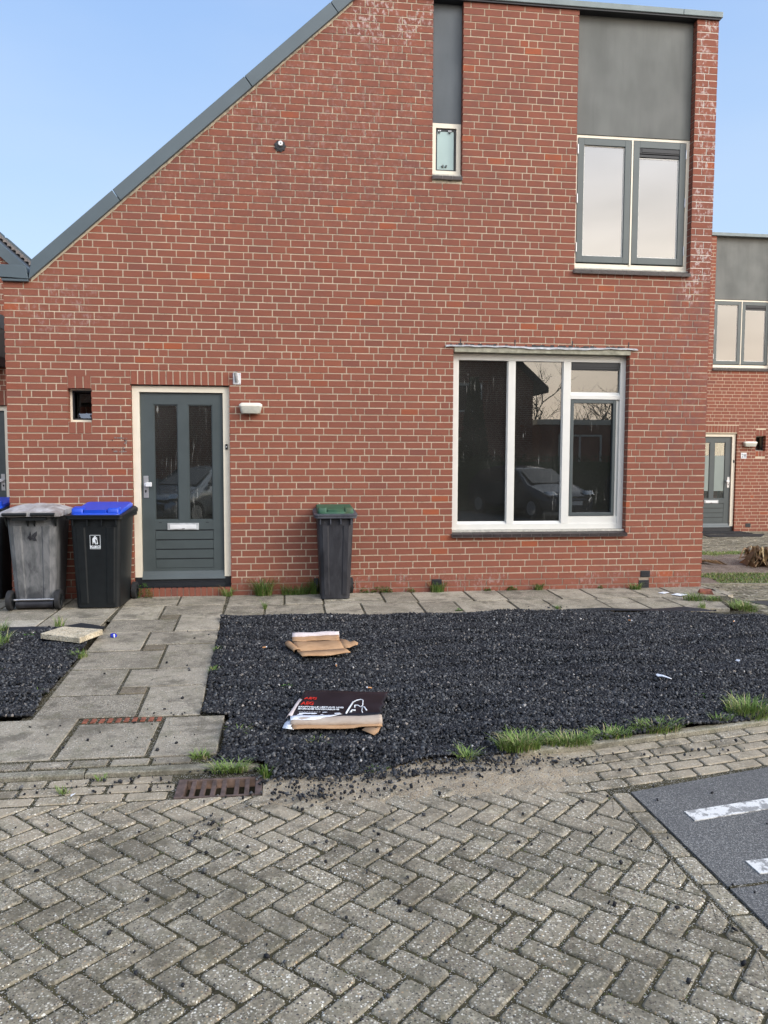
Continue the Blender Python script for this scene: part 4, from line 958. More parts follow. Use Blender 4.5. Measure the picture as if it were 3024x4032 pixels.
# crack with moss across the asphalt
ck = MB(); pts = [(4.89, -6.455), (5.0, -6.447), (5.15, -6.425), (5.5, -6.39), (6.5, -6.2)]
for i in range(len(pts)-1): ck.prism_xy([(pts[i][0], pts[i][1]-.006), (pts[i+1][0], pts[i+1][1]-.006), (pts[i+1][0], pts[i+1][1]+.006), (pts[i][0], pts[i][1]+.006)], -.14, -.1265)
tag(ck.build('asphalt_seam', 'joint_dirt'), kind='structure')
for poly in ([(5.05, -5.885), (5.05, -5.785), (6.4, -5.535), (6.4, -5.635)], [(5.075, -6.375), (5.075, -6.27), (6.4, -6.15), (6.4, -6.25)]):
    sheet('road_marking', 'road_paint', poly, -.1255, th=.004)
# sand washed over the pavers by the gravel
def bump_sheet(name, mat, x0, x1, y0, y1, n, hf, kind=None):
    m_ = MB(); vs = []; ny = max(4, int(n*(y1-y0)/(x1-x0)))
    for j in range(ny+1):
        for i in range(n+1):
            x = x0+(x1-x0)*i/n; y_ = y0+(y1-y0)*j/ny; vs.append((x, y_, hf(x, y_)))
    m_.add(vs, [(j*(n+1)+i, j*(n+1)+i+1, (j+1)*(n+1)+i+1, (j+1)*(n+1)+i) for j in range(ny) for i in range(n)], 0, True)
    return tag(m_.build(name, mat), kind=kind)
from mathutils import noise as mn
def N3(x, y_, s, o=0): return mn.noise(Vector((x*s, y_*s, o)))
def hs(x, y_):
    d = max(abs(x-3.75)/1.15, 0); e_ = (y_+5.28)/.20
    h_ = .008-.018*max(0, d-.5)**1.5*3-.010*e_*e_ if y_ < -5.28 else .009-.018*max(0, d-.5)**1.5*3
    return -.137+h_+.009*N3(x, y_, 7)+.006*N3(x, y_, 26, 4)
tag(bump_sheet('sand_drift', 'sand', 2.97, 5.1, -5.62, -4.86, 150, hs), kind='structure')
# drain grate
DG = empty('drain_grate', (2.74, -5.2, -.135), 0, 'rusty brown cast iron street drain grate beside the kerb at the path end', 'drain grate')
m_ = MB(); m_.box(-.225, -.178, -.120, .115, -.05, .004); m_.box(.188, .225, -.120, .115, -.05, .004); m_.box(-.1775, .1875, .096, .115, -.05, .003); m_.box(-.1775, .1875, -.120, -.106, -.05, .003); m_.build('frame', 'iron', DG, .004)
for i in range(6):
    xx = -.152+i*.054+(.014 if i > 3 else 0); b_ = MB(); b_.box(xx, xx+.024, -.1055, .0955, -.03, -.002); b_.build('bar', 'iron', DG, .003)
m_ = MB(); m_.box(-.178, .188, -.106, .096, -.30, -.20); m_.box(-.19, -.179, -.11, .1, -.30, -.05); m_.box(.189, .195, -.11, .1, -.30, -.05); m_.box(-.178, .188, .097, .11, -.3, -.051); m_.build('sump', 'moss_dark', DG)
bpy.data.objects['street'].data  # pavers leave the drain open; cut the sand bed there too
st = bpy.data.objects['street']; bpy.data.objects.remove(st)
m_ = MB()
for a_, b_, c1, d_ in ((-6, GX0, -14, -4.96), (GX1, 4.9, -14, -4.96), (GX0, GX1, -14, GY0), (GX0, GX1, GY1+.004, -4.96)): m_.prism_xy(rc(a_, b_, c1, d_), -.17, -.1395)
tag(m_.build('street', 'joint_dirt'), kind='structure')
gr_ = bpy.data.objects['ground']; bpy.data.objects.remove(gr_)
m_ = MB()
for a_, b_, c1, d_ in ((-120, GX0, -120, 140), (GX1, 120, -120, 140), (GX0, GX1, -120, GY0), (GX0, GX1, GY1, 140)): m_.add([(a_, c1, -.178), (b_, c1, -.178), (b_, d_, -.178), (a_, d_, -.178)], [(0, 1, 2, 3)])
tag(m_.build('ground', 'ground_earth'), kind='structure')

# ------------------------------------------------------------------ black gravel
def inpoly(px_, py_, poly):
    r = np.zeros(len(px_), bool); n = len(poly)
    for i in range(n):
        x0, y0 = poly[i]; x1, y1 = poly[(i+1) % n]
        c = ((y0 > py_) != (y1 > py_)) & (px_ < (x1-x0)*(py_-y0)/((y1-y0) if y1 != y0 else 1e-9)+x0); r ^= c
    return r
def stones(name, mat, pts, zf, size, seed=0, flat=.6):
    rs = np.random.RandomState(seed); n = len(pts)
    base = np.array([(-1,-1,-1),(1,-1,-1),(1,1,-1),(-1,1,-1),(-1,-1,1),(1,-1,1),(1,1,1),(-1,1,1)], float)*.5
    sz = size[0]+(size[1]-size[0])*rs.rand(n, 1)**1.6
    V = base[None]*np.concatenate([sz*(.8+.5*rs.rand(n, 1)), sz*(.65+.4*rs.rand(n, 1)), sz*(flat*.7+.4*rs.rand(n, 1))], 1)[:, None, :]
    V *= 1+.45*(rs.rand(n, 8, 3)-.5)
    top = base[:, 2] > 0; V[:, top, :2] *= (.45+.5*rs.rand(n, 1, 1))
    q_ = rs.randn(n, 4); q_[:, 0] += 1.3; q_ /= np.linalg.norm(q_, axis=1, keepdims=True); a_, b_, c1, d_ = q_.T
    M = np.array([[1-2*(c1*c1+d_*d_), 2*(b_*c1-d_*a_), 2*(b_*d_+c1*a_)], [2*(b_*c1+d_*a_), 1-2*(b_*b_+d_*d_), 2*(c1*d_-b_*a_)], [2*(b_*d_-c1*a_), 2*(c1*d_+b_*a_), 1-2*(b_*b_+c1*c1)]]).transpose(2, 0, 1)
    t = rs.rand(n)*6.283; Z = np.zeros((n, 3, 3)); Z[:, 0, 0] = np.cos(t); Z[:, 0, 1] = -np.sin(t); Z[:, 1, 0] = np.sin(t); Z[:, 1, 1] = np.cos(t); Z[:, 2, 2] = 1
    V = np.einsum('nij,nkj->nki', Z@M, V); zc = zf(pts[:, 0], pts[:, 1])+sz[:, 0]*.2*(rs.rand(n))
    V[:, :, 0] += pts[:, 0:1]; V[:, :, 1] += pts[:, 1:2]; V[:, :, 2] += zc[:, None]
    F_ = np.array([(0,3,2,1),(4,5,6,7),(0,1,5,4),(1,2,6,5),(2,3,7,6),(3,0,4,7)])
    I = (F_[None]+8*np.arange(n)[:, None, None]).reshape(-1)
    me = bpy.data.meshes.new(name); me.vertices.add(8*n); me.vertices.foreach_set('co', V.reshape(-1).astype(np.float32))
    me.loops.add(len(I)); me.loops.foreach_set('vertex_index', I.astype(np.int32)); nf = len(I)//4
    me.polygons.add(nf); me.polygons.foreach_set('loop_start', np.arange(0, 4*nf, 4, dtype=np.int32)); me.polygons.foreach_set('loop_total', np.full(nf, 4, np.int32))
    me.update(calc_edges=True); me.materials.append(MT[mat]); return link(bpy.data.objects.new(name, me))
def gz(x, y_):
    b_ = np.where(y_ > -5.15, -.02+.018*y_, -.135)
    und = .019*np.sin(y_*12+1.6*np.sin(x*1.3)+1.2*np.sin(x*2.9+y_))*(.6+.4*np.sin(x*.9+2+y_*2))+.009*np.sin(y_*29+2.1*np.sin(x*2.3)+x)+.011*np.sin(x*2.3+y_*3.7)+.008*np.sin(x*6.1-y_*5.3)
    return b_+und
bedR = [(2.44, -1.27), (3.5, -1.24), (4.5, -1.28), (5.6, -1.25), (6.3, -1.33), (7.0, -1.45), (7.6, -1.50), (8.0, -1.68), (8.4, -2.0), (9.3, -2.8), (8.6, -3.5), (7.6, -4.08), (6.6, -4.50), (5.6, -4.74), (4.95, -4.86), (4.5, -4.94), (4.25, -4.98), (3.9, -5.0), (3.6, -5.12), (3.3, -5.20), (3.02, -5.17), (2.97, -5.0), (2.80, -4.93), (2.62, -4.90), (2.72, -4.80), (2.72, -4.16), (2.545, -4.14), (2.50, -3.0), (2.47, -1.8)]
bedL = [(-.4, -1.64), (.9, -1.62), (1.30, -1.66), (1.36, -2.4), (1.40, -3.6), (1.43, -4.08), (-.4, -4.08)]
def scatter(poly, dens, seed):
    rs = np.random.RandomState(seed); P_ = np.array(poly); a_, b_ = P_.min(0), P_.max(0); n = int(dens*(b_-a_).prod())
    p_ = a_+(b_-a_)*rs.rand(n, 2); return p_[inpoly(p_[:, 0], p_[:, 1], poly)]
pts = np.concatenate([scatter(bedR, 7000, 1), scatter(bedL, 7000, 2)])
zedge = lambda x, y_: gz(x, y_)-.0
def fall(x, y_):   # thins out near the street edge
    return gz(x, y_)-.018*np.clip((-4.72-y_)/.35, 0, 1)*(x < 4.3)
tag(stones('gravel', 'gravel_stone', pts, lambda x, y_: fall(x, y_)+.014, (.012, .0235), 5, .5), kind='stuff')
vs = []
for nm, (x0, x1, y0, y1) in (('gravel_bed', (2.45, 9.3, -5.1, -1.26)), ('gravel_bed', (-.4, 1.38, -4.07, -1.63))):
    n = 110; X, Y = np.meshgrid(np.linspace(x0, x1, n), np.linspace(y0, y1, n)); 
    Zz = fall(X, Y)+.006; P_ = np.stack([X.ravel(), Y.ravel(), Zz.ravel()], 1)
    poly = bedR if x1 > 5 else bedL; ok = inpoly(P_[:, 0], P_[:, 1], poly)
    m_ = MB(); fs = [(j*n+i, j*n+i+1, (j+1)*n+i+1, (j+1)*n+i) for j in range(n-1) for i in range(n-1) if ok[j*n+i] and ok[j*n+i+1] and ok[(j+1)*n+i+1] and ok[(j+1)*n+i]]
    m_.add([tuple(v_) for v_ in P_], fs, 0, True); tag(m_.build(nm, 'membrane'), kind='structure')
# loose stones strewn on the paving
rs = np.random.RandomState(44); lo = []
for cx, cy, sx, sy, n in ((3.55, -5.17, .42, .035, 420), (4.15, -5.03, .22, .03, 160), (2.80, -5.0, .1, .03, 50), (3.4, -5.32, .30, .07, 150), (3.25, -5.42, .14, .05, 90), (2.05, -5.12, .35, .05, 40), (4.45, -5.10, .30, .035, 90), (3.9, -5.15, .5, .07, 60), (2.72, -5.75, .05, .10, 26), (3.5, -5.8, .9, .30, 60), (3.0, -6.5, 1.1, .40, 60), (5.3, -5.02, .5, .05, 26), (2.2, -4.5, .35, .3, 26), (2.0, -3.0, .35, 1.0, 26), (4.5, -6.2, .35, .35, 12), (6.05, -1.05, .10, .03, 18), (1.7, -5.4, .5, .2, 20)):
    lo.append(np.stack([cx+sx*rs.randn(n), cy+sy*rs.randn(n)], 1))
lo = np.concatenate(lo)
lo = lo[~((lo[:, 0] > 2.55) & (lo[:, 0] < 2.93) & (lo[:, 1] > -5.31) & (lo[:, 1] < -5.1))]
zfl = lambda x, y_: np.where(y_ > -4.96, -.02+.018*y_, -.131)+.006+np.where((x > 3) & (x < 4.6) & (y_ < -4.96) & (y_ > -5.5), .010, 0)
tag(stones('loose_gravel', 'gravel_stone', lo, zfl, (.007, .0185), 8), kind='stuff')
# weed membrane showing along the slabs
def ribbon(name, pts, wd, label, cat, mat='membrane', zoff=.012):
    m_ = MB(); vs = []
    for i, p_ in enumerate(pts):
        x, y_ = p_[:2]; wv = p_[2] if len(p_) > 2 else wd; h_ = zoff+.012*math.sin(i*1.9)
        vs += [(x, y_, zg(x, y_)+h_), (x+.004, y_-wv*.5, zg(x, y_)+h_+.012), (x, y_-wv, zg(x, y_-wv)+.015)]
    m_.add(vs, [(3*i+k, 3*i+k+1, 3*i+4+k, 3*i+3+k) for i in range(len(pts)-1) for k in (0, 1)], 0, True)
    return tag(m_.build(name, mat), label, cat)
ribbon('weed_membrane', [(6.1, -1.235, .03), (6.5, -1.235, .08), (6.9, -1.235, .13), (7.2, -1.235, .17), (7.45, -1.25, .2), (7.6, -1.30, .17), (7.68, -1.38, .10), (7.70, -1.45, .03)], .1, 'black ground cloth exposed along the slabs near the right house corner', 'ground cloth')
ribbon('weed_membrane', [(2.47, -1.235, .05), (2.8, -1.235, .06), (3.1, -1.235, .045), (3.4, -1.24, .02)], .05, 'short black ground cloth strip where the terrace meets the garden path', 'ground cloth')
ribbon('weed_membrane', [(.45, -1.60, .03), (.7, -1.60, .14), (.9, -1.56, .26), (1.0, -1.52, .34), (1.12, -1.50, .36), (1.24, -1.52, .36), (1.33, -1.56, .32), (1.385, -1.66, .2), (1.39, -1.8, .04)], .1, 'crumpled black ground cloth behind the yellowish pebbled slab', 'ground cloth', zoff=.035)

# ------------------------------------------------------------------ loose objects
m_ = MB(); pq = [(.92, -2.09), (1.31, -2.31), (1.43, -1.98), (1.04, -1.81)]
m_.prism_xy([(x, y_) for x, y_ in pq], -.012, .036, 0, .006)
o = m_.build('pebbled_slab', 'pebble_slab'); tag(o, 'pale yellow pebbled concrete slab lying on the left gravel bed', 'slab')
m_ = MB(); m_.loft([(0, 0, 0, .05, .04, .015), (.012, .002, 0, .062, .046, .02), (.03, -.004, .003, .05, .04, .018), (.036, 0, 0, .03, .02, .01)], smooth=False); o = m_.build('crushed_can', 'blue_foil'); o.location = (1.515, -1.93, -.052); tag(o, 'crushed shiny blue can lying on the garden path', 'can')
m_ = MB(); m_.loft([(.0, .03, .0, .012, .03, .005), (.03, .028, .0, .012, .03, .005)]); q_ = m_.build('can_label', 'white_print', o); q_.location = (-.02, -.012, .003)
m_ = MB(); m_.add([(8.06, -.48, -.055), (8.22, -.55, -.055), (8.26, -.40, -.05), (8.10, -.33, -.05), (8.08, -.46, .005), (8.20, -.52, .012), (8.24, -.42, .02), (8.13, -.36, .018)], [(0, 3, 2, 1), (4, 5, 6, 7), (0, 1, 5, 4), (1, 2, 6, 5), (2, 3, 7, 6), (3, 0, 4, 7)]); tag(m_.build('brick_fragment', 'red_clay'), 'broken orange brick piece lying at the right corner of the house', 'brick')
def scrap(name, pts, z, label, cat, mat='paper_white', th=.003):
    m_ = MB(); n = len(pts); vs = [(x, y_, z+.006*((i*7) % 3)) for i, (x, y_) in enumerate(pts)]; vs += [(x, y_, zz-th) for x, y_, zz in vs]
    m_.add(vs, [tuple(range(n)), tuple(range(2*n-1, n-1, -1))]+[(i, n+i, n+(i+1) % n, (i+1) % n) for i in range(n)]); return tag(m_.build(name, mat), label, cat)
scrap('paper_scrap', [(5.915, -3.715), (5.93, -3.705), (5.95, -3.765), (5.99, -3.825), (5.965, -3.835), (5.93, -3.79), (5.915, -3.76)], -.045, 'long torn white paper scrap on the black gravel, right of the middle', 'paper')
scrap('paper_scrap', [(6.765, -3.39), (6.785, -3.38), (6.79, -3.42), (6.77, -3.43)], -.042, 'small white paper scrap at far right on the black gravel', 'paper')
scrap('paper_scrap', [(7.58, -.38), (7.66, -.36), (7.70, -.43), (7.62, -.45)], -.018, 'white paper scrap on the terrace, left of two near the house corner', 'paper')
scrap('paper_scrap', [(7.69, -.50), (7.78, -.47), (7.86, -.59), (7.75, -.61)], -.020, 'white paper scrap on the terrace, right of two near the house corner', 'paper')
scrap('paper_scrap', [(1.99, -5.245), (2.012, -5.24), (2.016, -5.255), (1.995, -5.262)], -.120, 'cream paper crumb on the street left of the drain grate', 'paper')
for k, (x, y_, lb) in enumerate(((2.91, -2.51, 'orange cigarette butt on gravel left of the folded brown cardboard'), (3.49, -3.20, 'orange cigarette butt on gravel just below the folded brown cardboard'), (3.70, -3.73, 'orange cigarette butt just above the dark printed box'), (6.65, -1.61, 'orange cigarette butt on gravel beside the exposed black ground cloth'), (6.50, -1.97, 'orange cigarette butt lying lower left of the one by the ground cloth'), (7.56, -2.04, 'orange cigarette butt farthest right on the black gravel'))):
    m_ = MB(); t = k*1.3+.3; m_.cyl((-.018*math.cos(t), -.018*math.sin(t), 0), (.012*math.cos(t), .012*math.sin(t), .002), .0055, n=8, mi=0); m_.cyl((.012*math.cos(t), .012*math.sin(t), .002), (.022*math.cos(t), .022*math.sin(t), .003), .0055, n=8, mi=1)
    o = m_.build('cigarette_butt', ['butt', 'paper_white']); o.location = (x, y_, float(gz(np.array([x]), np.array([y_]))[0])+.030); tag(o, lb, 'cigarette butt', 'cigarette butts on the gravel')
# folded brown cardboard
def zc(x, y_, h_): return zg(x, y_)+h_+.014
CA = empty('cardboard_sheet', (3.38, -2.7, zg(3.4, -2.7)), 0, 'torn brown cardboard with rolled white edge on the black gravel', 'cardboard')
def gridsurf(rows, name, mat, parent, th=.004):
    """rows: list of lists of world points"""
    m_ = MB(); n = len(rows[0]); L0 = Vector(parent.location); vs = [tuple(Vector(p_)-L0) for r in rows for p_ in r]
    m_.add(vs, [(j*n+i, j*n+i+1, (j+1)*n+i+1, (j+1)*n+i) for j in range(len(rows)-1) for i in range(n-1)], 0, True)
    o = m_.build(name, mat, parent); s_ = o.modifiers.new('s', 'SOLIDIFY'); s_.thickness = th; s_.offset = -1; return o
def lerp(a_, b_, t): return a_+(b_-a_)*t
rows = []
for j in range(3):
    v_ = j/2; r = []
    for i in range(13):
        u_ = i/12; x = lerp(lerp(3.15, 3.195, v_), lerp(3.56, 3.60, v_), u_); y_ = lerp(lerp(-2.44, -2.82, v_), lerp(-2.42, -2.76, v_), u_)
        r.append((x, y_, zc(x, y_, .035+.004*math.sin(u_*9)+.012*(1-v_))))
    rows.append(r)
gridsurf(rows, 'base_panel', 'cardboard', CA)
rows = []
for j in range(3):
    v_ = j/2; r = []
    for i in range(13):
        u_ = i/12; x = lerp(lerp(3.195, 3.225, v_), lerp(3.60, 3.63, v_), u_); y_ = lerp(lerp(-2.82, -3.02, v_), lerp(-2.76, -2.90, v_), u_)
        r.append((x, y_, zc(x, y_, .040+.006*math.sin(u_*7+1)*v_+.012*v_*(1-u_))))
    rows.append(r)
gridsurf(rows, 'front_flap', 'cardboard', CA, .006)
rows = []
for j in range(9):
    t = j/8*math.pi*1.35; r = []
    for i in range(13):
        u_ = i/12; x = lerp(3.15, 3.57, u_); y_ = lerp(-2.385, -2.355, u_)+.040*math.cos(t+.2)-.0; z_ = zc(x, y_, .066)+.028*math.sin(t+.2)+.003*math.sin(u_*11)
        if j == 8: y_ += .012*math.sin(u_*25)*.5
        r.append((x, y_, z_))
    rows.append(r)
gridsurf(rows, 'rolled_edge', 'card_white', CA, .003)
rows = []
for j in range(4):
    v_ = j/3; r = []
    for i in range(13):
        u_ = i/12; x = lerp(3.15, 3.565, u_); y_ = lerp(-2.40, -2.50, v_)-.01*math.sin(u_*8)*v_; r.append((x, y_, zc(x, y_, lerp(.072, .052, v_))+.002*math.sin(u_*20)))
    rows.append(r)
gridsurf(rows, 'inner_flap', 'cardboard', CA, .003)
rows = [[(3.56, -2.45, zc(3.56, -2.45, .05)), (3.62, -2.49, zc(3.6, -2.5, .05)), (3.66, -2.52, zc(3.6, -2.5, .035)), (3.69, -2.53, zc(3.7, -2.5, .05)), (3.715, -2.57, zc(3.7, -2.6, .045))],
        [(3.575, -2.58, zc(3.56, -2.5, .042)), (3.62, -2.60, zc(3.6, -2.6, .042)), (3.66, -2.61, zc(3.6, -2.6, .048)), (3.70, -2.60, zc(3.7, -2.6, .06)), (3.72, -2.61, zc(3.7, -2.6, .05))],
        [(3.60, -2.75, zc(3.6, -2.7, .042)), (3.64, -2.74, zc(3.6, -2.7, .045)), (3.66, -2.70, zc(3.6, -2.7, .045)), (3.69, -2.68, zc(3.7, -2.7, .05)), (3.71, -2.66, zc(3.7, -2.7, .045))]]
gridsurf(rows, 'side_flap', 'cardboard', CA, .003)
rows = []
for j in range(7):
    t = j/6*math.pi*1.2; r = []
    for i in range(6):
        u_ = i/5; x = lerp(3.125, 3.20, u_)+.028*math.cos(t)-.01; y_ = lerp(-2.53, -2.78, u_); r.append((x, y_, zc(x, y_, .040)+.024*math.sin(t)*(1-.4*u_)))
    rows.append(r)
gridsurf(rows, 'curled_corner', 'cardboard', CA, .003)
# dark printed box
CB = empty('flattened_box', (3.42, -4.25, zg(3.4, -4.25)), 0, 'flattened dark printed vacuum cleaner box with red and white lettering on the gravel', 'cardboard box')
def top_h(u_, v_): return .050+.010*v_+.004*math.sin(u_*6+v_*3)+(.010*abs(v_-.45)*-1)
rows = []; nu = 24; nv = 10
for j in range(nv+1):
    v_ = j/nv; r = []
    for i in range(nu+1):
        u_ = i/nu
        xl = lerp(3.225, 3.125, v_) if v_ > .4 else lerp(3.225, 3.19, v_/.4); xr = lerp(3.81, 3.69, v_)+(.012*math.sin(v_*23) if v_ > .4 else 0)
        yl = lerp(-3.89, -4.455, v_); yr = lerp(-3.97, -4.46, v_); x = lerp(xl, xr, u_); y_ = lerp(yl, yr, u_); r.append((x, y_, zc(x, y_, top_h(u_, v_))))
    rows.append(r)
gridsurf(rows, 'printed_panel', 'dark_print', CB, .006)
rows = []
for j in range(10):
    t = -.25+j/9*math.pi*.95; r = []
    for i in range(25):
        u_ = i/24; x = lerp(3.12, 3.695, u_); rad = .020+.010*u_
        y_ = lerp(-4.475, -4.50, u_)-math.sin(t)*rad*1.6+.012*(1-u_)*(j < 3); z_ = zc(x, -4.5, .038)+math.cos(t)*rad; r.append((x, y_, z_+.002*math.sin(u_*14)))
    rows.append(r)
gridsurf(rows, 'rolled_edge', 'cardboard_grey', CB, .004)
rows = []
for j in range(4):
    v_ = j/3; r = []
    for i in range(17):
        u_ = i/16; x = lerp(3.13, 3.69, u_); y_ = lerp(-4.44, -4.555, v_)-.03*v_*u_; r.append((x, y_, zc(x, y_, lerp(.034, .022, v_))+.003*math.sin(u_*9)+(.006 if v_ > .9 and u_ > .7 else 0)))
    rows.append(r)
gridsurf(rows, 'under_flap', 'cardboard', CB, .005)
rows = []
for j in range(3):
    v_ = j/2; r = []
    for i in range(9):
        u_ = i/8; xl, xr = 3.12, lerp(3.45, 3.30, v_); x = lerp(xl, xr, u_); y_ = lerp(-4.435, -4.500, v_)+.01*math.sin(u_*7); r.append((x, y_, zc(x, y_, lerp(.064, .060, v_)+.001*math.sin(u_*12))))
    rows.append(r)
gridsurf(rows, 'torn_white_paper', 'paper_white', CB, .002)
rows = [[(3.105, -4.40, zc(3.1, -4.4, .03)), (3.085, -4.46, zc(3.1, -4.4, .03)), (3.075, -4.50, zc(3.1, -4.5, .026)), (3.07, -4.53, zc(3.1, -4.5, .025))], [(3.15, -4.44, zc(3.1, -4.4, .045)), (3.135, -4.48, zc(3.1, -4.5, .04)), (3.12, -4.53, zc(3.1, -4.5, .035)), (3.14, -4.56, zc(3.1, -4.5, .024))]]
gridsurf(rows, 'torn_white_corner', 'paper_white', CB, .003)
rows = []
for j in range(4):
    v_ = j/3; x0_, y0_ = lerp(3.165, 3.09, v_), lerp(-4.11, -4.42, v_); rows.append([(x0_, y0_, zc(3.1, y0_, .040)), (x0_+.018, y0_, zc(3.1, y0_, .066)), (x0_+.045, y0_, zc(3.1, y0_, .058))])
gridsurf(rows, 'torn_side', 'card_white', CB, .003)
rows = [[(3.56, -4.60, zc(3.6, -4.6, .02)), (3.63, -4.66, zc(3.6, -4.6, .005)), (3.66, -4.63, zc(3.6, -4.6, .015))], [(3.60, -4.56, zc(3.6, -4.6, .03)), (3.65, -4.59, zc(3.6, -4.6, .025)), (3.685, -4.57, zc(3.6, -4.6, .03))]]
gridsurf(rows, 'corner_flap', 'cardboard', CB, .003)
L0 = Vector(CB.location); dirx = (Vector((3.44, -4.325, 0))-Vector((3.17, -4.285, 0))); diry = Vector((.02, .10, -.0))
def tb(txt, x, y_, s_, mat, xs=1.0, bold=0, h_=.0645, dx=dirx, parent=CB):
    return text_obj('lettering', txt, s_, mat, (x-L0.x, y_-L0.y, zg(x, y_)+h_+.014-L0.z), (dx.x, dx.y, -.002), diry, parent, bold=bold, xs=xs, thick=.0012)
tb('AEG', 3.215, -4.115, .062, 'red_print', .72, .0006, .0665); tb('AEG', 3.19, -4.225, .085, 'red_print', .52, .0010, .067)
tb('KRAFTVOLLE LEISTUNG UND', 3.172, -4.285, .034, 'white_print', .66, .0008, .069); tb('EINFACHE HANDHABUNG', 3.168, -4.325, .034, 'white_print', .66, .0008, .0695)
m_ = MB()
def stroke(pts, r): 
    m_.tube([(x-L0.x, y_-L0.y, zg(x, y_)+h_+.014-L0.z) for x, y_, h_ in pts], r, 6)
stroke([(3.475, -4.42, .064), (3.505, -4.31, .062), (3.54, -4.19, .059)], .006); stroke([(3.54, -4.19, .059), (3.57, -4.15, .057), (3.60, -4.135, .057), (3.61, -4.16, .058), (3.597, -4.27, .060)], .0035)
stroke([(3.597, -4.27, .060), (3.58, -4.30, .061), (3.565, -4.26, .060), (3.545, -4.26, .060), (3.54, -4.31, .062)], .004); stroke([(3.59, -4.30, .061), (3.605, -4.31, .062), (3.612, -4.38, .064)], .005); stroke([(3.59, -4.31, .062), (3.58, -4.38, .064), (3.582, -4.42, .065)], .003)
stroke([(3.505, -4.40, .064), (3.52, -4.36, .063), (3.54, -4.37, .063)], .006); m_.build('vacuum_picture', 'white_print', CB)
m_ = MB()
for x, y_, a_, b_ in ((3.20, -4.39, .03, .012), (3.24, -4.395, .028, .010), (3.18, -4.41, .02, .008), (3.34, -4.385, .018, .006), (3.42, -4.415, .022, .010), (3.32, -4.425, .01, .005), (3.27, -4.40, .02, .012)):
    pp = [(x-L0.x+a_*math.cos(t*.8)*(1+.3*math.sin(t*3)), y_-L0.y+b_*math.sin(t*.8), zg(x, y_)+.0788-L0.z) for t in range(8)]; m_.add(pp, [tuple(range(8))])
m_.build('torn_patch', 'paper_white', CB)
m_ = MB()
for i in range(9): xx = 3.175+i*.016; m_.box(xx-L0.x, xx+.011-L0.x, -4.362-.0022*i-L0.y, -4.354-.0022*i-L0.y, zg(3.2, -4.36)+.0778-L0.z, zg(3.2, -4.36)+.0784-L0.z)
m_.build('fine_print', 'zinc', CB)

# ------------------------------------------------------------------ grass and weeds
def tuft(x, y_, rx, ry, n, h_, label=None, mat='grass_blade', lean=.5, z=None, name='grass_tuft', wd=.0022, cat='grass', group=None, kind=None, seed=None):
    rd = random.Random(seed if seed is not None else int(x*1000+y_*77)); m_ = MB()
    for k in range(n):
        a_ = rd.random()*6.283; r = rd.random()**.6; bx, by = rx*r*math.cos(a_), ry*r*math.sin(a_)
        hh_ = h_*rd.uniform(.35, 1.3); lean_ = lean*.85; az = a_+rd.gauss(0, .8); ln_ = hh_*lean_*rd.uniform(.3, 1.5); w_ = wd*rd.uniform(.7, 1.4)
        dx, dy = math.cos(az)*ln_, math.sin(az)*ln_; px_, py_ = -math.sin(az)*w_, math.cos(az)*w_
        z0 = (zg(x+bx, y_+by) if z is None else z)-.004; vs = []
        for t, ww in ((0, 1), (.4, .9), (.75, .6)):
            cx, cy, cz = bx+dx*t*t, by+dy*t*t, z0+hh_*(t-.28*lean_*t*t*t); vs += [(cx-px_*ww, cy-py_*ww, cz), (cx+px_*ww, cy+py_*ww, cz)]
        vs.append((bx+dx, by+dy, z0+hh_*(1-.35*lean_)))
        m_.add(vs, [(0, 1, 3, 2), (2, 3, 5, 4), (4, 5, 6)], 0, True)
    o = m_.build(name, mat); o.location = (x, y_, 0); return tag(o, label, cat, group, kind)
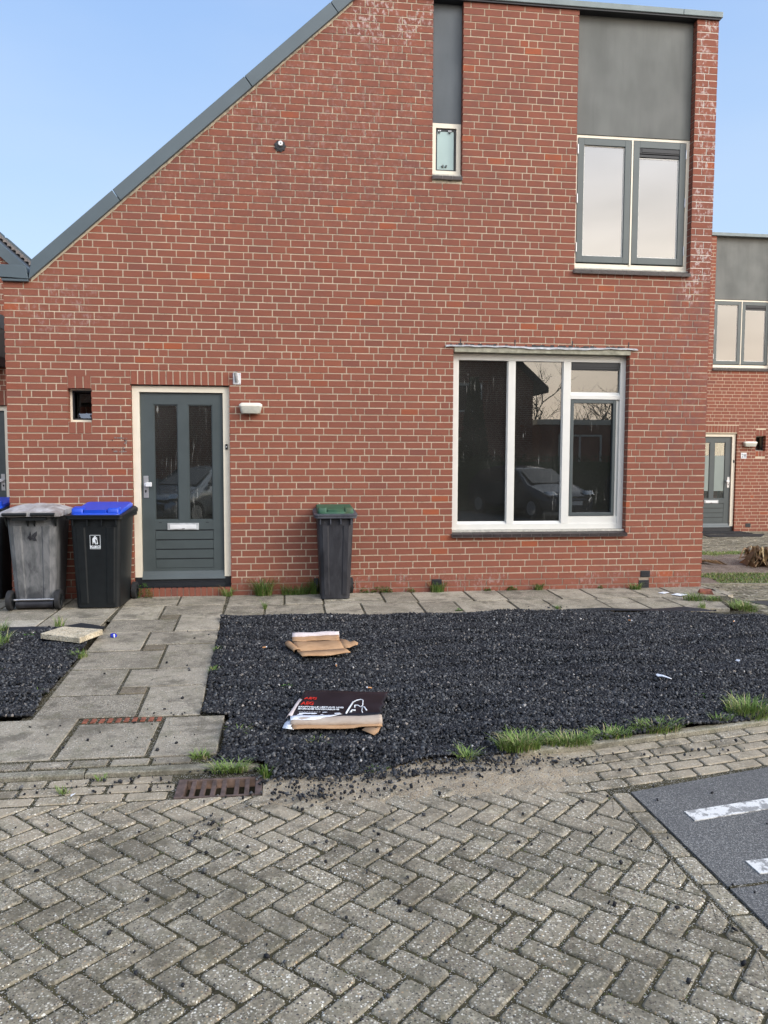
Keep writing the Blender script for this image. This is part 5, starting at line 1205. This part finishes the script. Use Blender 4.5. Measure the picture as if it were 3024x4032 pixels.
TU = [(2.83, -.06, .10, .05, 260, .28, 'thick grass tuft at the wall foot, first right of the large grey door', .9), (3.22, -.05, .17, .04, 240, .19, 'wide grass clump between the thick tuft and the slim bin', 1.1),
 (3.44, -.035, .05, .03, 140, .24, 'green grass hidden behind the left wheel of the slim bin', .7), (4.925, -.04, .08, .03, 170, .16, 'spiky grass tuft in front of the black air vent below the big window', .9),
 (2.42, -.05, .07, .035, 80, .16, 'straggly half dry grass at the right end of the door step', 1.2), (6.20, -.04, .06, .02, 80, .12, 'thin grass at the wall foot under the big window', 1.1), (7.42, -.10, .08, .05, 130, .09, 'low grass tuft below the two black air vents', 1.0),
 (7.80, -.82, .12, .08, 190, .10, 'green grass tuft on the terrace slabs near the house corner', .9), (2.87, -.80, .025, .02, 34, .10, 'little grass sprout in a terrace slab joint left of the slim bin', .8),
 (.93, -1.53, .045, .03, 46, .15, 'upright pale grass sprig behind the yellowish pebbled slab', .5), (.44, -1.62, .05, .04, 70, .13, 'dark grass tuft at the left photo edge below the bins', .6), (.56, -2.15, .09, .16, 170, .13, 'long pale grass at the left photo edge beside the gravel', .9), (.86, -3.1, .05, .1, 40, .06, 'small grass patch at left photo edge halfway down the gravel', .8),
 (1.38, -2.58, .06, .06, 80, .07, 'grass sprig in front of the yellowish pebbled slab at the path edge', 1.1), (1.32, -3.62, .06, .05, 46, .06, 'low grass sprig on the left gravel near the path end', 1.3),
 (2.50, -2.53, .025, .035, 36, .05, 'small grass sprig at the right path edge, upper one', .9), (2.52, -3.17, .025, .04, 50, .06, 'small grass sprig at the right path edge, lower one', .9), (2.80, -4.52, .05, .03, 40, .07, 'pale grass sprig in gravel right of the last path slab', 1.2),
 (2.60, -4.83, .06, .05, 120, .035, 'yellowish mossy weed at the corner of the last path slab', 1.0), (2.78, -5.02, .10, .025, 150, .075, 'grass growing over the kerb above the drain grate', 1.2), (2.985, -5.10, .035, .04, 70, .07, 'bright weed at the right end of the drain grate', .7), (2.1, -5.05, .03, .012, 24, .035, 'tiny grass sprig at the kerb left of the drain grate', .9), (1.94, -5.19, .04, .02, 26, .04, 'tiny pale grass sprig between street pavers at lower left', .9),
 (3.28, -4.76, .05, .09, 60, .05, 'pale spreading weed in the gravel below the dark printed box', 1.3), (4.13, -5.01, .05, .04, 70, .09, 'thin grass sprig at the gravel edge, left of the long kerb grass', .9), (3.58, -5.10, .07, .03, 50, .03, 'flat green weed where the gravel spills onto the sand', 1.2),
 (4.47, -4.92, .13, .06, 420, .105, 'dense bright grass clump at the left end of the right kerb', .9), (4.78, -4.88, .17, .05, 340, .08, 'grass along the right kerb, second clump from the left', 1.0), (5.08, -4.80, .14, .05, 230, .07, 'grass along the right kerb, third clump from the left', 1.0), (5.42, -4.74, .17, .05, 300, .085, 'grass along the right kerb, the last clump before the bare kerb', 1.0),
 (6.20, -4.50, .16, .14, 380, .11, 'pale green grass clump at the right photo edge behind the kerb', .8), (5.92, -4.62, .08, .03, 70, .06, 'small grass patch just left of the right edge clump by the kerb', .8),
 (8.04, -.84, .11, .09, 160, .06, 'mossy grass at the slab edge behind the house corner terrace tuft', 1.0), (8.12, -1.30, .12, .20, 330, .09, 'dry yellowish grass at the right end of the terrace', 1.1), (6.06, -1.12, .03, .03, 40, .05, 'tiny sprig at the terrace edge above the gravel, right part', 1.0), (7.68, -1.22, .035, .05, 40, .08, 'dry grass sprig at the right end of the black ground cloth', .6)]
for i, (x, y_, rx, ry, n, h_, lb, ln_) in enumerate(TU):
    pale = ('pale' in lb or 'dry' in lb or 'yellow' in lb or 'kerb' in lb)
    tuft(x, y_, rx, ry, int(n*1.25), h_, lb, 'grass_pale' if pale else 'grass_blade', ln_, z=(None if y_ > -4.96 else -.128), cat='grass')
def leafy(x, y_, rx, ry, n, h_, label, s_=.016, seed=0, z=None):
    rd = random.Random(seed+int(x*99)); m_ = MB()
    for k in range(n):
        px_, py_ = rd.uniform(-rx, rx), rd.uniform(-ry, ry); zz = (zg(x, y_) if z is None else z)+h_*rd.random()**1.2*(1-(px_/rx)**2*.6)
        for q_ in range(3):
            a_ = q_*2.1+rd.random(); c_, s2 = math.cos(a_), math.sin(a_); L_ = s_*rd.uniform(.6, 1.1); t = rd.uniform(-.3, .5)
            m_.add([(px_, py_, zz), (px_+c_*L_*.5-s2*L_*.38, py_+s2*L_*.5+c_*L_*.38, zz+t*L_*.5+.003), (px_+c_*L_, py_+s2*L_, zz+t*L_), (px_+c_*L_*.5+s2*L_*.38, py_+s2*L_*.5-c_*L_*.38, zz+t*L_*.5+.003)], [(0, 1, 2, 3)], 0, True)
    o = m_.build('weed', 'weed_leaf'); o.location = (x, y_, 0); return tag(o, label, 'weed')
leafy(1.47, -.07, .09, .035, 150, .17, 'leafy green weed between the blue lidded bin and the door step'); leafy(4.03, -.035, .05, .02, 46, .075, 'small leafy weed at the wall foot just right of the slim bin'); leafy(4.24, -.035, .13, .025, 150, .09, 'wider leafy weed at the wall foot left of the big window')
leafy(4.60, -.035, .05, .02, 40, .06, 'sparse leafy weed at the wall foot left of the spiky grass tuft'); leafy(5.55, -.03, .04, .02, 40, .05, 'pair of low leaves at the wall foot below the left of the big window'); leafy(5.86, -.03, .06, .02, 60, .05, 'low leafy weed at the wall foot below the middle of the big window'); leafy(7.0, -.03, .03, .02, 24, .04, 'tiny leafy weed at the wall foot left of the black air vents')
leafy(3.10, -3.60, .05, .03, 40, .03, 'little green weed in gravel above the dark printed box'); leafy(.76, -1.85, .08, .05, 60, .04, 'low green weed left of the yellowish pebbled slab'); leafy(-.02, -.65, .04, .1, 90, .10, 'green weed beside the left wheel of the grey bin'); leafy(4.95, -1.13, .03, .02, 24, .03, 'tiny green weed in the terrace joint below the big window')
leafy(6.04, -4.15, .05, .03, 30, .03, 'faint green weed on gravel near the right edge grass')
# moss and fine grass in the joints of the street
mj = tuft(3.4, -6.1, .01, .01, 1, .01, None, name='joint_moss', kind='stuff'); bpy.data.objects.remove(mj)
rd = random.Random(5); m_ = MB()
for k in range(2600):
    i, j = rd.randint(-18, 22), rd.randint(-14, 14); u_ = rd.random(); p_ = O+e1*W_*(i+(u_ if k % 2 else rd.gauss(0, .035)))+e2*W_*(j+(rd.gauss(0, .035) if k % 2 else u_))
    if p_.x < .8 or p_.x > 4.75 or p_.y < -7.9 or p_.y > -5.5 or mn.noise(Vector((p_.x*1.7, p_.y*1.7, 0))) < .02: continue
    for q_ in range(3):
        a_ = rd.random()*6.28; L_ = rd.uniform(.004, .011); m_.add([(p_.x, p_.y, -.141), (p_.x+math.cos(a_)*.003, p_.y+math.sin(a_)*.003, -.141), (p_.x+math.cos(a_)*L_, p_.y+math.sin(a_)*L_, -.137+rd.random()*.006)], [(0, 1, 2)])
tag(m_.build('joint_moss', 'grass_pale'), kind='stuff')

# ------------------------------------------------------------------ right side, behind the corner
pf = MB()
def prow(x0, x1, y0, y1, z, bl=.22, bw=.11, ang=0, test=None):
    y_ = y0; r = 0
    while y_ < y1:
        x = x0-(bl/2 if r % 2 else 0)
        while x < x1:
            poly = [(x+.008, y_+.010), (x+bl-.008, y_+.010), (x+bl-.008, y_+bw-.010), (x+.008, y_+bw-.010)]
            if ang: c_, s_ = math.cos(ang), math.sin(ang); poly = [(x0+(a_-x0)*c_-(b_-y0)*s_, y0+(a_-x0)*s_+(b_-y0)*c_) for a_, b_ in poly]
            cx, cy = poly[0]
            if test is None or test(cx, cy): pf.prism_xy(poly, z-.03, z+random.uniform(-.002, .002), 0, .004)
            x += bl
        y_ += bw; r += 1
prow(8.5, 13.5, -.30, .78, -.150, test=lambda x, y_: x > 8.45 and y_ < .95-.08*(x-8.5))
prow(7.9, 12.5, -3.2, -.30, -.152, ang=0, test=lambda x, y_: x > 8.12+.0 and y_ > -1.9-(x-8.12)*1.0 and y_ < -.30 and not (x > 8.72+(-.37-y_)*.30))
prow(9.0, 16.5, 4.35, 8.3, -.165)
sheet('side_paving_bed', 'joint_dirt', [(8.36, -3.2), (13, -3.2), (16, .6), (8.36, .9)], -.157); sheet('side_paving_bed', 'joint_dirt', [(8.7, 4.3), (16.5, 4.3), (16.5, 8.34), (8.7, 8.34)], -.171)
tag(pf.build('side_paving', 'pave_far'), kind='structure')
sheet('side_asphalt', 'asphalt_dark', [(8.74, -.36), (13, -.42), (13, -2.6), (9.5, -2.6), (9.0, -1.3)], -.148, th=.01)
m_ = MB(); m_.prism_xy([(8.3, .88), (10.2, .66), (16, .2), (16, .26), (10.2, .72), (8.3, .94)], -.2, -.125); tag(m_.build('kerb', 'concrete_kerb'), kind='structure')
# curved concrete edging by the corner
m_ = MB(); c0 = [(8.40, .16), (8.44, -.10), (8.40, -.28), (8.30, -.42), (8.20, -.47)]; 
for i in range(4):
    (a_, b_), (c1, d_) = c0[i], c0[i+1]; dx, dy = c1-a_, d_-b_; L_ = math.hypot(dx, dy); nx_, ny_ = dy/L_*.06, -dx/L_*.06
    m_.prism_xy([(a_, b_), (c1, d_), (c1-nx_, d_-ny_), (a_-nx_, b_-ny_)], -.2, -.035+.004*i)
tag(m_.build('corner_edging', 'concrete_kerb'), kind='structure')
def hsoil(x, y_):
    e_ = min(1, max(0, (x-8.3)/.2))*min(1, max(0, (y_-1.75)/.4))*min(1, max(0, (4.45-y_)/.4)); return -.185+e_*(.035+.05*max(0, N3(x, y_, .9, 2))+.03*N3(x, y_, 3)+.015*N3(x, y_, 9))
tag(bump_sheet('soil', 'soil', 8.3, 16, 1.5, 4.6, 160, hsoil), kind='structure')
def grass_field(name, polyf, n, h_, mat, z, seed):
    rd = random.Random(seed); m_ = MB(); c_ = 0
    while c_ < n:
        x, y_ = polyf(rd)
        if N3(x, y_, 1.6, 7) < -.18: c_ += 1; continue
        a_ = rd.random()*6.28; hh_ = h_*rd.uniform(.4, 1.2); w_ = .006; l_ = hh_*.7; dx, dy = math.cos(a_)*l_, math.sin(a_)*l_
        m_.add([(x-w_*math.sin(a_), y_+w_*math.cos(a_), z), (x+w_*math.sin(a_), y_-w_*math.cos(a_), z), (x+dx, y_+dy, z+hh_)], [(0, 1, 2)]); c_ += 1
    return tag(m_.build(name, mat), kind='stuff')
grass_field('grass', lambda r: (lambda x: (x, r.uniform(.98-.11*(x-8.3), 1.95-.03*(x-8.3)+.15*math.sin(x*2))))(r.uniform(8.35, 13)), 20000, .030, 'grass_blade', -.172, 3)
grass_field('grass', lambda r: (r.uniform(9.9, 11.9), r.gauss(4.25, .17)), 3000, .03, 'grass_pale', -.165, 4)
sheet('lawn_soil', 'soil', [(8.3, .95), (10.2, .73), (16, .27), (16, 2.0), (8.3, 2.0)], -.168)
DM = MB(); DM.prism_xy([(12.62, 7.78), (13.95, 7.78), (13.95, 8.28), (12.62, 8.28)], -.165, -.150, 0, .004); tag(DM.build('doormat', 'doormat'), 'flat black doormat lying against the step of the number 28 door', 'doormat')
DM = MB(); DM.prism_xy([(12.5, 7.12), (13.75, 7.12), (14.15, 7.62), (12.62, 7.62)], -.165, -.150, 0, .004); tag(DM.build('doormat', 'doormat'), 'second black doormat, a step farther from the number 28 door', 'doormat')
# dead dried plant stump
DP = empty('dead_plant', (10.95, 2.55, -.15), 0, 'dried brown dead plant stump with drooping leaves on bare soil at right edge', 'dead plant')
def strap(m_, p0, az, L_, w_, up, droop):
    n = 7; vs = []
    for i in range(n+1):
        t = i/n; r = L_*t; z_ = p0[2]+up*math.sin(min(1, t*droop)*math.pi)*(1 if t*droop < 1 else 0)-(0 if t*droop < 1 else (t*droop-1)*.1)
        x, y_ = p0[0]+math.cos(az)*r, p0[1]+math.sin(az)*r; ww = w_*(1-t*.8)*(1+.3*math.sin(i*2.1)); s_, c_ = math.sin(az), math.cos(az)
        vs += [(x-s_*ww, y_+c_*ww, max(.01, z_)), (x+s_*ww*.2, y_-c_*ww*.2, max(.0, z_+ww*.8)), (x+s_*ww, y_-c_*ww, max(.01, z_))]
    m_.add(vs, [(3*i+k, 3*i+k+1, 3*i+k+4, 3*i+k+3) for i in range(n) for k in (0, 1)], 0, False)
rd = random.Random(12); m_ = MB()
for k in range(230): strap(m_, (rd.uniform(-.3, .75), rd.uniform(-.3, .3), rd.uniform(0, .14)), rd.choice((0, 0, math.pi))+rd.gauss(0, .9), rd.uniform(.10, .34), rd.uniform(.012, .045), rd.uniform(.02, .22), rd.uniform(.9, 1.6))
for bx_, bz_ in ((-.27, .30), (.12, .52), (.34, .50), (.45, .36), (.62, .42)):
    for k in range(16):
        t = rd.gauss(0, .08); q_ = [(bx_+rd.gauss(0, .03), rd.gauss(0, .05), bz_+rd.gauss(0, .03)), (bx_+t-.008-rd.random()*.014, rd.gauss(0, .08), bz_*.5), (bx_+t*1.6, rd.gauss(0, .1), .0), (bx_+t*1.6+.012+rd.random()*.016, rd.gauss(0, .1), .0), (bx_+t+.010+rd.random()*.014, rd.gauss(0, .08)-.03, bz_*.5), (bx_+.02, -.03, bz_+.01)]
        m_.add(q_, [(0, 1, 4, 5), (1, 2, 3, 4)], 0, False)
m_.build('dry_leaves', 'dead_leaf', DP)
m_ = MB()
for x, y_, tx, ty, h_, r in ((-.28, -.0, .02, 0, .30, .035), (.08, .1, .14, 0, .52, .03), (.36, .1, -.12, 0, .52, .035), (.45, .05, .02, 0, .36, .03)):
    m_.tube([(x, y_, -.02), (x+tx*.3, y_, h_*.5), (x+tx, y_+ty, h_)], [r, r*.85, r*.45], 7)
m_.build('stem', 'dead_leaf', DP)
m_ = MB(); rd = random.Random(3)
for k in range(60):
    a_ = rd.random()*6.28; x, y_, z_ = .15+rd.gauss(0, .07), -.2+rd.gauss(0, .05), .12+rd.random()*.15; L_ = .05
    m_.add([(x, y_, z_), (x+math.cos(a_)*L_, y_+math.sin(a_)*L_, z_+.02), (x+math.cos(a_+.6)*L_*.7, y_+math.sin(a_+.6)*L_*.7, z_+.05)], [(0, 1, 2)])
m_.build('green_shoots', 'weed_leaf', DP)
m_ = MB()
for k in range(5): a_ = k; m_.tube([(9.95+.03*k, 3.0+.05*k, -.13), (10.03+.04*k, 2.9-.04*k, -.09), (10.12+.03*k, 2.8-.05*k, -.13)], [.012, .018, .006], 6)
tag(m_.build('dry_stalks', 'dead_leaf'), 'few pale dry stalks on the soil just past the house corner', 'stalks')

# ------------------------------------------------------------------ what stands behind the photographer (seen in the panes)
HB = empty('brick_house', (12.6, -20, 0), 0, 'brick house across the street, seen only as a dark reflection in the big window', 'house')
brickwork('wall', HB, -26, 0, 7.9, [(-3.2, -2.0, .9, 2.3), (-6.2, -4.4, .8, 2.3), (-3.0, -2.0, 3.3, 4.4)], [(.9, 1.0, 4.5)], [], ('brick2', 'mortar2'), tf=lambda x, y_, z_: (x, -y_, z_), seed=77)
p = MB(); zz = lambda x: -.9*x+4.5
p.box(-26, -4.6, -9, .3, 7.9, 8.3); p.add([(.5, .35, zz(.5)), (-4.6, .35, zz(-4.6)), (-4.6, -9, zz(-4.6)), (.5, -9, zz(.5)), (.5, .35, zz(.5)+.22), (-4.6, .35, zz(-4.6)+.22), (-4.6, -9, zz(-4.6)+.22), (.5, -9, zz(.5)+.22)], [(0, 1, 2, 3), (7, 6, 5, 4), (0, 4, 5, 1), (1, 5, 6, 2), (2, 6, 7, 3), (3, 7, 4, 0)]); p.build('roof', 'roof_dark', HB)
for (a_, b_, c1, d_) in ((-3.2, -2.0, .9, 2.3), (-6.2, -4.4, .8, 2.3), (-3.0, -2.0, 3.3, 4.4)):
    mw = frame_mb(a_, b_, c1, d_, .08, -.12, -.04); mw.box((a_+b_)/2-.03, (a_+b_)/2+.03, -.119, -.05, c1+.08, d_-.08); fw = mw.build('window', 'frame_white', HB); p = MB(); p.box(a_+.08, b_-.08, -.14, -.125, c1+.08, d_-.08); p.build('glass_pane', 'car_glass', fw)
GB = empty('garage', (13.2, -21, 0), 0, 'low flat roofed outbuilding beside the reflected house across the street', 'garage')
p = MB(); p.box(0, 9, -5, 0, -.15, 2.9); p.build('wall', 'brick2', GB); p = MB(); p.box(-.15, 9.15, -5.2, .2, 2.9, 3.1); p.build('roof', 'frame_cream', GB)
p = frame_mb(.8, 2.6, 1.2, 2.5, .07, 0.002, .05); p.box(1.65, 1.72, .003, .05, 1.2, 2.5); p.build('window', 'frame_white', GB)
def leafmass(m_, rd, cx, cy, cz, rx, ry, rz, n, s_):
    for k in range(n):
        u_, v_, t = rd.gauss(0, .42), rd.gauss(0, .42), rd.gauss(0, .42); x, y_, z_ = cx+rx*u_, cy+ry*v_, cz+rz*t; a_, b_ = rd.random()*6.28, rd.uniform(-1, 1)
        d1 = Vector((math.cos(a_), math.sin(a_), b_)).normalized()*s_; d2 = d1.cross(Vector((rd.random()-.5, rd.random()-.5, rd.random()))).normalized()*s_*.6; c_ = Vector((x, y_, z_)); m_.add([c_-d1, c_-d2, c_+d1, c_+d2], [(0, 1, 2, 3)])
HG = empty('hedge', (12, -16, 0), 0, 'dark evergreen hedge across the street, seen only in the window reflections', 'hedge')
rd = random.Random(8); m_ = MB(); m_.box(-7, 7, -.32, .32, -.15, 1.45)
m_.build('hedge_core', 'foliage_far', HG); m_ = MB()
for k in range(9000):
    x, z_ = rd.uniform(-7.1, 7.1), rd.uniform(0, 1.65); y_ = rd.uniform(-.45, .45) if z_ > 1.4 else rd.choice((-1, 1))*rd.uniform(.3, .46); a_ = rd.random()*6.28; s_ = .06
    m_.add([(x, y_, z_), (x+math.cos(a_)*s_, y_+rd.uniform(-.04, .04), z_+math.sin(a_)*s_), (x+math.cos(a_+1)*s_, y_, z_+math.sin(a_+1)*s_)], [(0, 1, 2)])
m_.build('foliage', 'foliage_far', HG)
def bare_tree(x, y_, h_, seed, label):
    T = empty('bare_tree', (x, y_, -.15), 0, label, 'tree'); rd = random.Random(seed); tr = MB(); cr_ = MB()
    def br(p_, d, L_, r, lev, mb_):
        n = 4; pts = [p_]; q_ = Vector(p_); dd = Vector(d)
        for i in range(n): dd = (dd+Vector((rd.gauss(0, .13), rd.gauss(0, .13), rd.gauss(0, .08)+.03))).normalized(); q_ = q_+dd*L_/n; pts.append(tuple(q_))
        mb_.tube(pts, [r*(1-.5*i/n) for i in range(n+1)], 6 if lev < 2 else 4)
        if lev >= 4: return
        for k in range(4 if lev < 3 else 3):
            i = rd.randint(2, n); az = rd.random()*6.28; nd = (dd*.8+Vector((math.cos(az), math.sin(az), rd.uniform(-.1, .5)))*.75).normalized(); br(pts[i], nd, L_*rd.uniform(.55, .75), r*.5, lev+1, cr_)
    br((0, 0, 0), (0, 0, 1), h_*.38, .11, 0, tr); br((0, 0, h_*.34), (.2, 0, 1), h_*.3, .06, 1, cr_); tr.build('trunk', 'bark', T); cr_.build('crown', 'bark', T); return T
bare_tree(14.5, -27, 7.0, 1, 'bare tree behind the reflected house across the street, left one'); bare_tree(17.5, -28, 6.5, 2, 'bare tree in the middle behind the reflected outbuilding'); bare_tree(21, -27, 6.5, 5, 'bare tree farthest right behind the reflected outbuilding')
# dark conifer and parked cars
CT = empty('conifer', (9.6, -17.2, -.15), 0, 'narrow dark conifer reflected in the left pane of the big window', 'tree'); rd = random.Random(9); m_ = MB()
for k in range(5000):
    z_ = rd.random()**1.3*4.2+.2; r = (.75*(1-z_/4.9))*rd.random()**.4; a_ = rd.random()*6.28; b_ = a_+rd.gauss(0, .5); s_ = .10
    m_.add([(r*math.cos(a_), r*math.sin(a_), z_), (r*math.cos(a_)+s_*math.cos(b_), r*math.sin(a_)+s_*math.sin(b_), z_+.05), (r*math.cos(a_)+s_*math.cos(b_+.7), r*math.sin(a_)+s_*math.sin(b_+.7), z_+.12)], [(0, 1, 2)])
m_.build('crown', 'foliage_far', CT); m_ = MB(); m_.cyl((0, 0, 0), (0, 0, 3.5), .07, .02, 8); m_.build('trunk', 'bark', CT)
def car(loc, rz, mat, label):
    C_ = empty('parked_car', loc, rz, label, 'car', None)
    # sections along the length (y), each an upright outline (half width by height)
    prof = [(-2.08, .42, .55, .55), (-2.0, .74, .62, .66), (-1.6, .82, .80, .80), (-1.05, .86, .96, .98), (-.35, .86, .98, 1.38), (.2, .86, .99, 1.47), (1.0, .86, 1.0, 1.46), (1.7, .84, 1.02, 1.28), (2.02, .78, .95, .98), (2.1, .6, .62, .70)]
    m_ = MB(); n = 9; vs = []
    for y_, hw_, belt, top in prof:
        tw = hw_*(.72 if top > belt+.05 else .93)
        half = [(0, .24), (hw_*.92, .24), (hw_, .38), (hw_, belt*.75), (hw_*.97, belt), (tw, top-.03), (tw*.7, top), (0, top+.015)]
        ring = half+[(-x, z_) for x, z_ in half[-2:0:-1]]; vs += [(x, y_, z_) for x, z_ in ring]
    k = 14; fs = [(i*k+j, i*k+(j+1) % k, (i+1)*k+(j+1) % k, (i+1)*k+j) for i in range(len(prof)-1) for j in range(k)]; fs += [tuple(range(k-1, -1, -1)), tuple(range(len(vs)-k, len(vs)))]
    m_.add(vs, fs, 0, True); B_ = m_.build('body', mat, C_)
    m_ = MB(); m_.add([(-.66, -1.06, 1.0), (.66, -1.06, 1.0), (.58, -.36, 1.385), (-.58, -.36, 1.385)], [(0, 1, 2, 3)]); m_.add([(-.60, 1.66, 1.31), (.60, 1.66, 1.31), (.68, 2.02, 1.02), (-.68, 2.02, 1.02)], [(0, 1, 2, 3)])
    for s_ in (-1, 1): m_.add([(s_*.865, -.85, 1.01), (s_*.66, -.30, 1.36), (s_*.65, 1.0, 1.42), (s_*.70, 1.6, 1.28), (s_*.86, 1.5, 1.03)], [(0, 1, 2, 3, 4)])
    g_ = m_.build('windows', 'car_glass', C_); g_.location = (0, -.012, .012)
    for s_ in (-1, 1):
        m_ = MB(); m_.loft([(.70, s_*.66, -1.93, .30, .16, .05), (.80, s_*.68, -1.80, .28, .20, .05)]); m_.build('headlight', 'car_lamp', C_)
        m_ = MB(); m_.loft([(1.0, s_*.98, -.70, .18, .10, .03), (1.13, s_*.97, -.70, .2, .1, .03)]); m_.build('wing_mirror', mat, C_)
        for y_ in (-1.32, 1.30):
            m_ = MB(); m_.cyl((s_*.70, y_, .31), (s_*.88, y_, .31), .31, n=28); W2 = m_.build('wheel', 'rubber', C_); m_ = MB(); m_.cyl((s_*.87, y_, .31), (s_*.89, y_, .31), .20, n=18); m_.build('rim', 'steel', W2)
    m_ = MB(); m_.box(-.50, .50, -2.10, -2.0, .40, .56); m_.box(-.6, .6, -2.05, -1.98, .60, .66); m_.build('grille', 'black_trim', C_)
    m_ = MB(); m_.box(-.26, .26, -2.125, -2.11, .42, .53); m_.build('number_plate', 'sign_white', C_)
    return C_
car((10.3, -13.2, -.135), math.pi-.35, 'car_blue', 'dark blue grey car, reflected in the middle pane of the big window'); car((14.9, -14.0, -.135), math.pi-.2, 'car_blue', 'dark car reflected at the right side of the big window'); car((.9, -12.2, -.135), math.pi+.6, 'car_silver', 'silver car, seen only as a pale reflection in the grey door glass')
